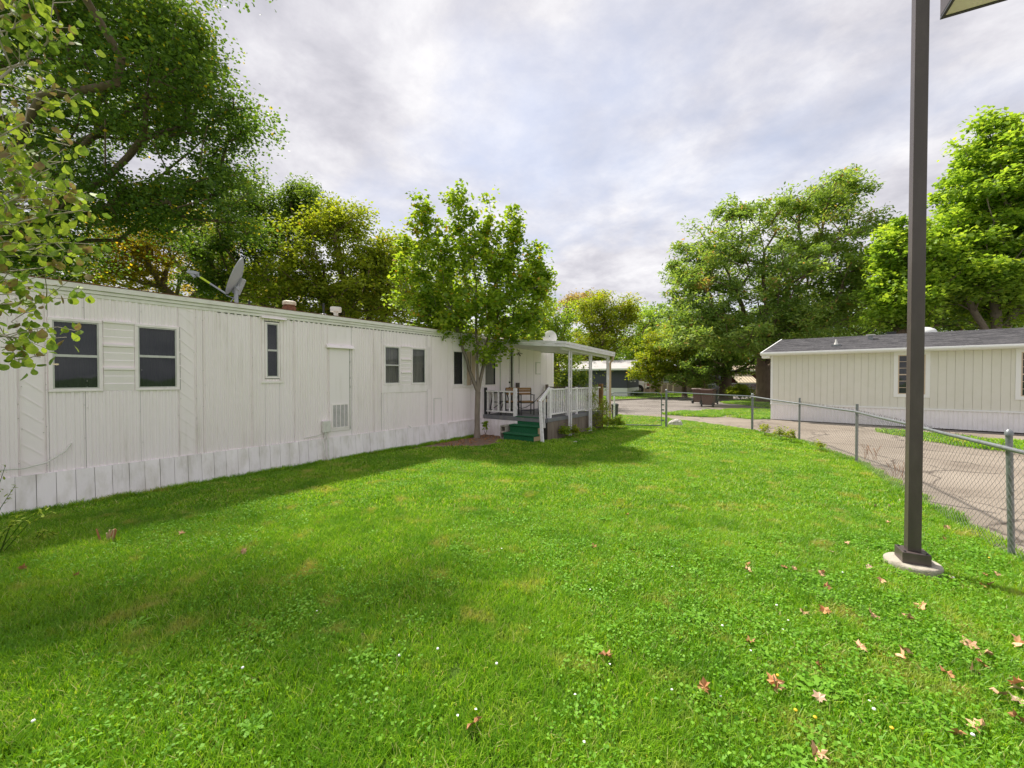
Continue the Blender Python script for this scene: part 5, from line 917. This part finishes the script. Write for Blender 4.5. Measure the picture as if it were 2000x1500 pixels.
def bush(name, label, px, py, Y, rx, ry, kind, n, leaf, seed, h=None, cat='bush'):
    c = at(px, py, Y); k = Y / FPX; return T(name, label, (c.x, Y, 0), .04 if Y > 15 else .008, [(c.x, Y, c.z, rx*k, rx*k*.8, ry*k, 1)], 40, n, leaf, kind, lead=[(c.x, Y, max(.1, c.z * .3))], seed=seed, sig=rx*k*.22, flat=.7, cat=cat, step=.3, zmin=.05)
bush('round_bush', 'rounded olive shrub in front of the red house beside the big trunk', 1446, 764, 31, 24, 12, 'olive', 5000, (.12, .07), 51)
bush('round_bush', 'feathery green shrub growing behind the porch balustrade', 1118, 745, 24, 38, 24, 'deep', 5000, (.12, .05), 52)
bush('low_shrub', 'small dark shrub at the foot of the charcoal house', 1243, 769, 39, 12, 5, 'deep', 1500, (.12, .08), 53)
bush('low_shrub', 'thin young shrub in the mulch bed by the tan house', 1282, 752, 41, 9, 16, 'olive', 1200, (.14, .08), 54)
bush('low_shrub', 'silvery shrub hanging over the lane beside the brown bins', 1366, 748, 33, 22, 18, 'locust', 2500, (.14, .07), 55)
bush('maple_shoot', 'small leafy shoot at the foot of the young maple', 948, 832, mb_.y + .05, 7, 9, 'maple', 60, (.09, .08), 56)
# vine on the middle canopy post, weeds at the deck foot
v0 = TR.w((11.9, -2.45, 0))
T('climbing_vine', 'thin climbing vine tangled in the balustrade by the middle canopy post', (v0.x, v0.y, 0), .012, [(v0.x, v0.y, .9, .42, .25, .75, 1), (v0.x + .35, v0.y + .45, .6, .35, .25, .5, 1), (v0.x + .1, v0.y, .25, .5, .3, .3, 1)], 70, 2600, (.05, .035), 'olive', lead=[(v0.x, v0.y, .5)], seed=57, sig=.09, flat=1, cat='vine', step=.15, zmin=.02)
for i, (u, n, h, s, lab) in enumerate(((10.0, -2.62, .28, .22, 'yellowish weeds at the foot of the nearest canopy post'), (12.6, -2.75, .38, .45, 'dense green weeds at the foot of the far canopy posts'), (9.65, -2.5, .3, .15, 'leafy weed against the brown deck boards'), (10.9, -2.65, .18, .3, 'low weeds along the brown deck boards'))):
    w = TR.w((u, n, 0)); T('weed_clump', lab, (w.x, w.y, 0), .008, [(w.x, w.y, h * .6, s, s * .6, h * .6, 1)], 30, 900 if i != 1 else 2600, (.06, .035), 'maple' if i != 0 else 'lime', lead=[(w.x, w.y, h * .3)], seed=60 + i, sig=.06, flat=1, cat='weeds', step=.1, zmin=.01)
for i, (px, py, h, s, lab) in enumerate(((1494, 852, .32, .12, 'thin weed by the corner fence post'), (1525, 860, .34, .2, 'bushy weed growing through the fence right of the corner post'), (1545, 866, .35, .12, 'upright leafy weed just left of the second fence post'), (1600, 884, .22, .16, 'small leafy weed at the fence between two posts'))):
    w = G(px, py); T('fence_weed', lab, (w.x, w.y, 0), .006, [(w.x, w.y, h * .55, s, s, h * .55, 1)], 22, 420, (.06, .035), 'lime', lead=[(w.x, w.y, h * .3)], seed=70 + i, sig=.045, flat=1.2, cat='weeds', step=.1, zmin=.01)
for i, (px, py, h, s, lab) in enumerate(((1700, 898, .35, .18, 'dry brown weed stalks caught in the fence'), (1760, 935, .3, .15, 'dry reddish stalks in the fence left of the lamp post'))):
    w = G(px, py); b = MB(); rg = random.Random(i)
    for k in range(12): a = rg.uniform(0, 6.28); p = Vector((w.x + rg.uniform(-s, s), w.y + rg.uniform(-s, s), 0)); q = p + Vector((rg.uniform(-.12, .12), rg.uniform(-.12, .12), rg.uniform(.15, h))); b.tube([p, p.lerp(q, .5) + Vector((.02, 0, .02)), q], .003, 3); b.tube([p.lerp(q, .6), q + Vector((rg.uniform(-.1, .1), rg.uniform(-.1, .1), .02))], .002, 3)
    single('dry_stalks', b, M['mulch'], lab, 'weeds', WORLD, tuple(w))
# ------------------------------------------------------------------ near tree at the left edge: big leaves
def leaf_shape(kind, rng):
    if kind == 'heart': out = [(0, -.5), (.22, -.47), (.42, -.28), (.45, -.05), (.36, .12), (.2, .28), (0, .52), (-.2, .28), (-.36, .12), (-.45, -.05), (-.42, -.28), (-.22, -.47)]
    else: out = [(0, -.45), (.12, -.3), (.42, -.38), (.33, -.1), (.52, .08), (.25, .12), (.2, .3), (.06, .25), (0, .55), (-.06, .25), (-.2, .3), (-.25, .12), (-.52, .08), (-.33, -.1), (-.42, -.38), (-.12, -.3)]
    curl = rng.uniform(.05, .25) if kind == 'heart' else rng.uniform(.3, 1.5); b = MB(); V = [(0, 0, 0), (0, -.25, -.01), (0, .3, -.02)]; tw = rng.uniform(-.1, .1)
    for x, y in out: V.append((x, y, curl * (abs(x) ** 1.5) - .12 * max(0, y) ** 2 + tw * x * y + (rng.uniform(-.16, .16) if kind != 'heart' else 0)))
    n = len(out); F = [(0, 3 + i, 3 + (i + 1) % n) for i in range(n)]; b.add(V, F); return b
near_leaf = []
for nm, stops in (('green', [(0, (.12, .22, .02)), (1, (.24, .34, .04))]), ('yellow_green', [(0, (.26, .38, .03)), (1, (.42, .50, .05))]), ('brown_edged', [(0, (.24, .12, .07)), (1, (.26, .26, .05))])):
    m = mat('near_leaf_' + nm, stops[0][1], .62, stops[1][1], .9, 60, rand=.25, lo=.35, hi=.6, spec=.25); nt = m.node_tree; p = [n for n in nt.nodes if n.type == 'BSDF_PRINCIPLED'][0]; out = [n for n in nt.nodes if n.type == 'OUTPUT_MATERIAL'][0]
    t = nt.nodes.new('ShaderNodeBsdfTranslucent'); mx = nt.nodes.new('ShaderNodeMixShader'); mx.inputs[0].default_value = .35; nt.links.new(p.inputs['Base Color'].links[0].from_socket, t.inputs['Color']); nt.links.new(p.outputs[0], mx.inputs[1]); nt.links.new(t.outputs[0], mx.inputs[2]); nt.links.new(mx.outputs[0], out.inputs[0]); near_leaf.append(m)
def near_tree():
    rng = np.random.default_rng(77); rg = random.Random(77); base = Vector((-4.3, 2.9, 0))
    Yn = 2.7
    blobs = [env(0, 330, Yn, 100, 130, .5), env(30, 470, Yn, 95, 80, .5), env(-20, 560, Yn, 105, 55, .5), env(5, 120, Yn, 75, 110, .5), env(100, 370, Yn, 50, 50, .25), env(35, 650, Yn, 70, 42, .35), env(-10, -60, Yn, 100, 80, .5), env(-120, 300, Yn, 110, 330, .6), env(70, 690, Yn, 38, 20, .2), env(120, 270, Yn, 22, 22, .15), env(60, 40, Yn, 35, 35, .2)]
    cl = crown_points(blobs, 620, rng, 2.6); nb, par, r = skeleton(base, [base + Vector((.05, 0, 1.0)), base + Vector((.2, -.05, 2.2)), base + Vector((.5, -.1, 3.2))], cl, .14, rng, .05, rise=.08)
    t = thing('aspen_tree', 'near tree at the left edge with large rounded yellow green and brown edged leaves', 'tree', WORLD, tuple(base)); o = np.array(base)
    tk = bpy.data.objects.new('trunk', limbs_mesh('trunk', nb - o, par, np.maximum(r * .8, .0022), M['twig'])); COL.objects.link(tk); tk.parent = t
    spots = []
    for i in range(1, len(nb)):
        if r[i] < .0085:
            k = rg.choice((2, 3, 4, 4))
            for _ in range(k): spots.append(Vector(nb[i]) + Vector((rg.gauss(0, .05), rg.gauss(0, .05), rg.gauss(-.02, .045))))
    meshes = [leaf_shape('heart', rg).mesh('leaf', near_leaf[i % 3 if i < 6 else 0]) for i in range(8)]
    for me in meshes: me.shade_smooth()
    def vis(p): Y = p.y; X = p.x; sx = 1000 + FPX * X / Y; sy = 738 - FPX * (p.z - CAM_H) / Y; return (-5 < sx < 1000 and -10 < sy < 1500)
    v = [p for p in spots if vis(p)]; nv = [p for p in spots if not vis(p)]; v.sort(key=lambda p: p.length); show = v[:300]; rest = v[300:] + nv[::3]
    def xf(p): s = rg.uniform(.036, .070); return Matrix.Translation(p - base) @ Matrix.Rotation(rg.uniform(0, 6.28), 4, 'Z') @ Matrix.Rotation(rg.gauss(1.0, .5), 4, 'X') @ Matrix.Rotation(rg.gauss(0, .4), 4, 'Y') @ Matrix.Diagonal((s * .95, s * 1.05, s, 1))
    for p in show:
        o_ = bpy.data.objects.new('leaf', meshes[rg.choice((0, 0, 1, 1, 3, 4, 4, 5, 6, 7, 2))]); COL.objects.link(o_); o_.parent = t; o_.matrix_local = xf(p)
    allV = [[], [], []]; allF = [[], [], []]; src = [leaf_shape('heart', rg) for _ in range(5)]
    for p in rest:
        s = rg.choice(src); m4 = xf(p); k = rg.choice((0, 0, 0, 1, 1, 1, 2)); b0 = len(allV[k]); allV[k] += [tuple(m4 @ Vector(q)) for q in s.v]; allF[k] += [tuple(b0 + i for i in f) for f in s.f]
    for k in range(3):
        me = bpy.data.meshes.new('foliage'); me.from_pydata(allV[k], [], allF[k]); me.materials.append(near_leaf[k]); me.shade_smooth(); f = bpy.data.objects.new('foliage', me); COL.objects.link(f); f.parent = t; tag(f, kind='stuff')
near_tree()
# leafy sprigs poking in low at the left edge
for i, (px, py, Yv, lab) in enumerate(((-20, 930, 4.2, 'thin leafy sprig reaching in low against the skirting at the left edge'), (10, 1000, 4.0, 'thin wandering sprig just above the grass at the left edge'), (85, 1050, 4.35, 'upright seedling in the grass near the left corner of the home'))):
    g = at(px, py, Yv); rg = random.Random(90 + i); t = thing('leafy_sprig', lab, 'weeds', WORLD, (g.x, g.y, 0)); b = MB(); tips = []
    for k in range(5 if i < 2 else 2):
        p = Vector((g.x - .1, g.y + rg.uniform(-.05, .05), 0)); q = g + Vector((rg.uniform(.0, .5) if i < 2 else rg.uniform(-.03, .03), rg.uniform(-.1, .1), rg.uniform(-.15, .15) if i < 2 else .0)); m_ = p.lerp(q, .5) + Vector((0, 0, .08)); b.tube([p, m_, q], [.005, .0035, .002], 5); tips += [p.lerp(m_, u) for u in (.6, .9)] + [m_.lerp(q, u) for u in (.2, .4, .6, .8, 1.0)]
    part('stem', b, M['soil'], t); L2 = MB()
    for p in tips:
        for _ in range(2):
            s = leaf_shape('heart', rg); sc = rg.uniform(.025, .045); m4 = Matrix.Translation(p + Vector((rg.gauss(0, .015), rg.gauss(0, .015), rg.gauss(0, .01)))) @ Matrix.Rotation(rg.uniform(0, 6.28), 4, 'Z') @ Matrix.Rotation(rg.gauss(.3, .5), 4, 'X') @ Matrix.Diagonal((sc * .6, sc * 1.3, sc, 1)); L2.add([m4 @ Vector(q) for q in s.v], s.f)
    part('leaves', L2, near_leaf[1], t, kind='stuff')
# ------------------------------------------------------------------ grass: tufts instanced on scattered points
M['blade'] = leaf_mat('grass_blades', [(0, (.08, .21, .008)), (.5, (.215, .44, .014)), (.92, (.43, .63, .05)), (1, (.64, .56, .27))], .42, .45,
    patch=[((.36, .55, .03), .55, .46, .70, .35), ((.10, .27, .008), 1.3, .46, .66, .7), ((.52, .46, .14), 2.3, .56, .72, .8)])
M['broad'] = leaf_mat('broad_weed_leaves', [(0, (.09, .25, .010)), (.5, (.16, .37, .018)), (1, (.25, .46, .04))], .35, .6)
def tuft(name, size, nb_, w, h, seed, sd=.33):
    rng = np.random.default_rng(seed); x = rng.uniform(-size/2, size/2, (nb_, 2)); hh = h * rng.uniform(.55, 1.25, nb_); az = rng.uniform(0, 2*np.pi, nb_); lean = rng.uniform(.2, 1.15, nb_) * hh; dirx, diry = np.cos(az), np.sin(az); wa = az + np.pi/2 + rng.normal(0, .5, nb_); wx, wy = np.cos(wa) * w/2, np.sin(wa) * w/2
    z0 = np.zeros(nb_) - .005; P = lambda f, g, z: np.stack([x[:, 0] + dirx*lean*f + wx*g, x[:, 1] + diry*lean*f + wy*g, z], 1)
    v = np.stack([P(0, 1, z0), P(0, -1, z0), P(.35, -.85, hh*.6), P(.35, .85, hh*.6), P(1, -.12, hh*.95), P(1, .12, hh*.95)], 1).reshape(-1, 3); i = np.arange(nb_)[:, None] * 6
    f = np.concatenate([np.concatenate([i, i+1, i+2, i+3], 1), np.concatenate([i+3, i+2, i+4, i+5], 1)]); tone = np.clip(rng.normal(.42, sd, nb_), 0, .93); tone[rng.uniform(0, 1, nb_) > .965] = 1; return fast_mesh(name, v, f, M['blade'], np.concatenate([tone, tone]))
def clover(name, size, n, leaf, seed, z=(.02, .055)):
    rng = np.random.default_rng(seed); c = np.stack([rng.uniform(-size/2, size/2, n), rng.uniform(-size/2, size/2, n), rng.uniform(z[0], z[1], n)], 1); v, f = leaf_quads(c, leaf, leaf * .8, rng, 1.6); return fast_mesh(name, v, f, M['broad'], np.clip(rng.normal(.5, .22, n), 0, 1))
def rosette(name, seed):
    rg = random.Random(seed); V = []; F = []; n = rg.randint(7, 10)
    for k in range(n):
        a = 6.28 * k / n + rg.uniform(-.3, .3); L_ = rg.uniform(.05, .095); w = L_ * .17; up = rg.uniform(.25, .8); d = Vector((math.cos(a), math.sin(a), 0)); s = Vector((-d.y, d.x, 0)); pts = []
        for t, ww in ((0, .2), (.2, .5), (.3, .28), (.45, .8), (.52, .45), (.68, 1.1), (.76, .7), (.88, .9), (1, .1)): z = L_ * (up * t - .55 * up * t * t) + .012; p = d * (L_ * t) + Vector((0, 0, z)); pts.append((p - s*w*ww + Vector((0, 0, w*ww*.35)), p + s*w*ww + Vector((0, 0, w*ww*.35))))
        b0 = len(V); 
        for a_, b_ in pts: V += [tuple(a_), tuple(b_)]
        F += [(b0+2*i, b0+2*i+1, b0+2*i+3, b0+2*i+2) for i in range(len(pts)-1)]
    return fast_mesh(name, V, F, M['broad'], [rg.uniform(.2, .9)] * len(F))
def scatter(name, label, pts, rot, scl, idx, meshes):
    src = bpy.data.collections.new(name + '_source')
    for i, me in enumerate(meshes): o = bpy.data.objects.new('%s_tuft_%02d' % (name, i), me); src.objects.link(o)
    me = bpy.data.meshes.new(name); me.vertices.add(len(pts)); me.vertices.foreach_set('co', np.asarray(pts, np.float32).ravel())
    for k, t, d in (('rot', 'FLOAT', rot), ('scl', 'FLOAT', scl), ('idx', 'INT', idx)): a = me.attributes.new(k, t, 'POINT'); a.data.foreach_set('value', np.asarray(d, np.float32 if t == 'FLOAT' else np.int32))
    o = bpy.data.objects.new(name, me); COL.objects.link(o); tag(o, label, kind='stuff'); ng = bpy.data.node_groups.new(name, 'GeometryNodeTree'); ng.interface.new_socket('Geometry', in_out='INPUT', socket_type='NodeSocketGeometry'); ng.interface.new_socket('Geometry', in_out='OUTPUT', socket_type='NodeSocketGeometry')
    N = ng.nodes; L = ng.links; gi = N.new('NodeGroupInput'); go = N.new('NodeGroupOutput'); ip = N.new('GeometryNodeInstanceOnPoints'); ci = N.new('GeometryNodeCollectionInfo'); ci.inputs['Collection'].default_value = src; ci.inputs['Separate Children'].default_value = True; ci.inputs['Reset Children'].default_value = True; ip.inputs['Pick Instance'].default_value = True
    def na(n_, t): a = N.new('GeometryNodeInputNamedAttribute'); a.data_type = t; a.inputs['Name'].default_value = n_; return a.outputs['Attribute']
    cx = N.new('ShaderNodeCombineXYZ'); L.new(na('rot', 'FLOAT'), cx.inputs[2]); cs = N.new('ShaderNodeCombineXYZ'); s_ = na('scl', 'FLOAT'); L.new(s_, cs.inputs[0]); L.new(s_, cs.inputs[1]); L.new(s_, cs.inputs[2])
    L.new(gi.outputs[0], ip.inputs['Points']); L.new(ci.outputs[0], ip.inputs['Instance']); L.new(na('idx', 'INT'), ip.inputs['Instance Index']); L.new(cx.outputs[0], ip.inputs['Rotation']); L.new(cs.outputs[0], ip.inputs['Scale']); L.new(ip.outputs[0], go.inputs[0]); md = o.modifiers.new('scatter', 'NODES'); md.node_group = ng; return o
def grow():
    rng = np.random.default_rng(5)
    def bad(x, y):
        ux, uy = math.cos(TR.a), math.sin(TR.a); u = (x + 6.2) * ux + (y - 5.37) * uy; v = -(x + 6.2) * uy + (y - 5.37) * ux
        b = ((v > -0.15) & (u > -6) & (u < 13.4)) | ((v > -NO - .03) & (v < .3) & (u > UF - .03) & (u < UB)) | ((v > -2.2) & (v < -1.15) & (u > 8.45) & (u < 9.1)) | ((v > -.4) & (u > 13.4)) | ((v > -1.18) & (v < -.9) & (u > 8.6) & (u < 9.1))
        return b | (((x - LPX)**2 + (y - LPY)**2) < .208**2) | inside(dirt_poly, x, y)
    lods = [(-4, 5.2, 34, .30, 0), (5.2, 9.5, 26, .36, 1), (9.5, 21, 17, .45, 2)]
    P = []; Rr = []; Sc = []; I = []
    for (y0, y1, dens, size, l) in lods:
        x0, x1 = -9, 9; y0 = max(y0, -1.5); g_ = 1 / math.sqrt(dens); gx, gy = np.meshgrid(np.arange(x0, x1, g_), np.arange(y0, y1, g_)); x = gx.ravel() + rng.uniform(-.5, .5, gx.size) * g_; y = gy.ravel() + rng.uniform(-.5, .5, gx.size) * g_; ok = inside(lawn_poly, x, y) & ~bad(x, y) & (np.abs(x) < np.maximum(y, .3) * 1.5 + 3.0); x, y = x[ok], y[ok]
        P.append(np.stack([x, y, np.zeros(len(x))], 1)); Rr.append(rng.uniform(0, 6.28, len(x))); Sc.append(rng.uniform(.8, 1.2, len(x))); I.append(rng.integers(0, 4, len(x)) + 4 * l)
    near = [tuft('g', .30, 520,   .0042, .050, 100 + i) for i in range(4)] + [tuft('g', .36, 290, .0088, .050, 110 + i, .36) for i in range(4)] + [tuft('g', .45, 210, .017, .050, 120 + i, .42) for i in range(4)]
    scatter('grass', 'mown bright green lawn grass', np.concatenate(P), np.concatenate(Rr), np.concatenate(Sc), np.concatenate(I), near)
    # verges beyond
    P = []
    for poly, dens in ((isl1, 10), (isl2, 10), (isl3, 7), (strip4, 12), ([(-8, 22.2), (7.7, 32.0), (16.2, 37.4), (27, 44.2), (27, 52), (-8, 40)], 2.2)):
        a = np.array([tuple(p)[:2] for p in poly]); lo, hi = a.min(0), a.max(0); n = int((hi - lo).prod() * dens); x = rng.uniform(lo[0], hi[0], n); y = rng.uniform(lo[1], hi[1], n); ok = inside(poly, x, y); P.append(np.stack([x[ok], y[ok], np.zeros(ok.sum())], 1))
    P = np.concatenate(P); m = len(P); scatter('verge_grass', 'rougher grass on the verges beyond the fence', P, rng.uniform(0, 6.28, m), rng.uniform(.9, 1.5, m), rng.integers(0, 4, m), [tuft('v', .6, 260, .02, .06, 130 + i) for i in range(4)])
    # clover and broad weeds, thick in the right foreground
    n = 5200; x = rng.uniform(-5, 6, n); y = rng.uniform(.6, 9, n); f = np.sin(x * 1.7 + 1) * np.cos(y * 1.3) * .25 + .18 + .35 * (x > .2) * (y < 4.4) + rng.uniform(-.3, .3, n); ok = inside(lawn_poly, x, y) & ~bad(x, y) & (f > .35); P = np.stack([x, y, np.zeros(n)], 1)[ok]; m = len(P)
    scatter('clover', 'patches of clover and small broad weeds in the lawn', P, rng.uniform(0, 6.28, m), rng.uniform(.7, 1.2, m), rng.integers(0, 4, m), [clover('c', .24, 60, .020, 140 + i, (.015, .065)) for i in range(4)])
    n = 1500; x = rng.uniform(-4, 5.5, n); y = rng.uniform(1.0, 7.0, n); pr = np.where((x > .3) & (y < 4.5),   .42, .035) + np.where((x > 2.5), .2, 0); ok = inside(lawn_poly, x, y) & ~bad(x, y) & (rng.uniform(0, 1, n) < pr); P = np.stack([x, y, np.full(n, .005)], 1)[ok]; m = len(P)
    scatter('dandelion_leaves', 'dandelion rosettes spread through the right side of the lawn', P, rng.uniform(0, 6.28, m), rng.uniform(.6, 1.1, m), rng.integers(0, 5, m), [rosette('r', 150 + i) for i in range(5)])
    # ragged edge along the skirting and the fence
    pts = []
    for k in range(520): u = rng.uniform(-2, 8.6); w = TR.w((u, -.11 - abs(rng.normal(0, .04)), 0)); pts.append(tuple(w))
    for i in range(len(fz) - 3):
        A, B = Vector(fz[i]), Vector(fz[i+1])
        for k in range(60): q = A.lerp(B, rng.uniform()); pts.append((q.x + rng.normal(0, .10) - .03, q.y + rng.normal(0, .05), 0))
    m = len(pts); scatter('edge_grass', 'taller untrimmed grass along the skirting and the fence line', pts, rng.uniform(0, 6.28, m), rng.uniform(.5, 1.3, m), rng.integers(0, 3, m), [tuft('e', .13, 50, .006, .075, 160 + i) for i in range(3)])
grow()
# fallen leaves and flowers on the lawn
FL = [mat('fallen_leaf_tan', (.62, .37, .21), .7, (.42, .20, .09), .7, 40, rand=.2), mat('fallen_leaf_brown', (.46, .22, .09), .7, (.28, .11, .04), .7, 40, rand=.2), mat('fallen_leaf_pale', (.60, .43, .30), .7, (.40, .2, .1), .6, 40, rand=.15)]
rgf = random.Random(12); FM = []
for i in range(7): me = leaf_shape('maple', rgf).mesh('fallen_leaf', FL[(0, 1, 0, 2, 1, 0, 1)[i]]); FM.append(me)
spots = [(1567, 1195), (1610, 1191), (1703, 1200), (1775, 1205), (1800, 1183), (1722, 1133), (1698, 1107), (1465, 1250), (1767, 1268), (1764, 1280), (1918, 1295), (1900, 1308), (1852, 1315), (1985, 1335), (1990, 1345), (1955, 1355), (1992, 1372), (1987, 1400), (1868, 1430), (1915, 1418), (1376, 1342), (1183, 1280), (925, 1412), (475, 1077), (1604, 1120), (1607, 1117), (1532, 1107), (1625, 1077), (1594, 1470), (1895, 1257), (1944, 1120), (1925, 1085), (1923, 1122), (1935, 1140), (1918, 1142), (1860, 1130), (1848, 1029), (1735, 1020), (1710, 988), (1738, 988), (1655, 1060), (1615, 1145), (1551, 1110), (1460, 1102), (1460, 1113), (1990, 1255), (1925, 1275), (1600, 1300), (1513, 1330), (1515, 1338), (1600, 1362), (1843, 1052), (1680, 1262), (2040, 1340), (1160, 1067), (1180, 965), (1225, 1005), (1150, 920), (355, 1042), (150, 1122), (45, 1108)]
for i, (px, py) in enumerate(spots):
    z = .044 + rgf.uniform(0, .014); g = G(px, py, z); k = rgf.randrange(7); o = bpy.data.objects.new('fallen_leaf', FM[k]); COL.objects.link(o); s = rgf.uniform(.055, .09) * (1.1 if py > 1150 else .8); o.location = g; o.scale = (s, s, s); o.rotation_euler = (rgf.gauss(0, .6), rgf.gauss(0, .6), rgf.uniform(0, 6.28))
    tag(o, ('curled tan leaf fallen on the lawn', 'crumpled brown leaf fallen on the lawn', 'pale dry leaf fallen on the lawn')[0 if k in (0, 2, 5) else 1 if k in (1, 4, 6) else 2], 'leaf', 'fallen leaves scattered on the lawn')
# litter under the maple and petals, too many to count
b = MB()
for i in range(420):
    u = rgf.uniform(6.8, 9.0); n_ = -abs(rgf.gauss(0, .55)) - .1
    if i > 300: w = G(rgf.uniform(1215, 1290), rgf.uniform(814, 832), .04)
    else:
        w = TR.w((u, max(n_, -1.25), .015))
    m4 = Matrix.Translation(w) @ Matrix.Rotation(rgf.uniform(0, 6.28), 4, 'Z') @ Matrix.Rotation(rgf.gauss(0, .4), 4, 'X') @ Matrix.Diagonal((.05, .055, .05, 1)); s = [(0, -.5, 0), (.45, 0, .2), (0, .5, 0), (-.45, 0, .2)]; b.add([m4 @ Vector(q) for q in s], [(0, 1, 2, 3)])
o = bpy.data.objects.new('leaf_litter', b.mesh('leaf_litter', FL[1])); COL.objects.link(o); tag(o, 'brown leaf litter on the bare earth under the maple', kind='stuff')
b = MB()
for i in range(16):
    px, py = rgf.uniform(500, 1750), rgf.uniform(880, 1450); g = G(px, py, .055); m4 = Matrix.Translation(g) @ Matrix.Rotation(rgf.uniform(0, 6.28), 4, 'Z') @ Matrix.Diagonal((.007, .008, .006, 1)); b.add([m4 @ Vector(q) for q in [(-1, 0, .3), (0, -1, 0), (1, 0, .5), (0, 1, .1)]], [(0, 1, 2, 3)])
for (px, py) in ((1900, 1447 - 12), (1517, 1182), (1646, 1118), (1707, 1385), (65, 1408), (780, 1280), (855, 1267), (474, 1304), (970, 1296), (1862, 1128), (1411, 1222)): g = G(px, py, .06); b.lathe(g, [(.003, -.004), (.009, 0), (.007, .005), (.002, .007)], 7)
o = bpy.data.objects.new('lawn_petals', b.mesh('lawn_petals', M['whitetrim'])); COL.objects.link(o); tag(o, 'tiny white clover flowers dotted over the lawn', kind='stuff')
yel = mat('dandelion_yellow', (.75, .50, .02), .7)
for i, (px, py, lab) in enumerate(((1742, 1423, 'yellow dandelion flower nearest the bottom right of the lawn'), (1554, 1388, 'yellow dandelion flower left of centre in the right foreground'), (1519, 1320, 'tiny yellow flower on the lawn below the scattered leaves'), (1932, 1090, 'yellow dandelion flower close to the nearest fence post'), (1592, 1402, 'small yellow flower head beside another in the right foreground'), (1003, 1001, 'tiny yellow flower in the middle of the lawn'))):
    g = G(px, py, .06); t = thing('dandelion_flower', lab, 'flower', WORLD, tuple(g), 'yellow dandelions in the lawn'); part('bloom', MB().lathe(g, [(.002, -.005), (.007, 0), (.009, .005), (.005, .009), (.002, .010)], 10), yel, t); part('stalk', MB().tube([g - Vector((0, 0, .055)), g - Vector((0, 0, .004))], .002, 5), M['soil'], t)
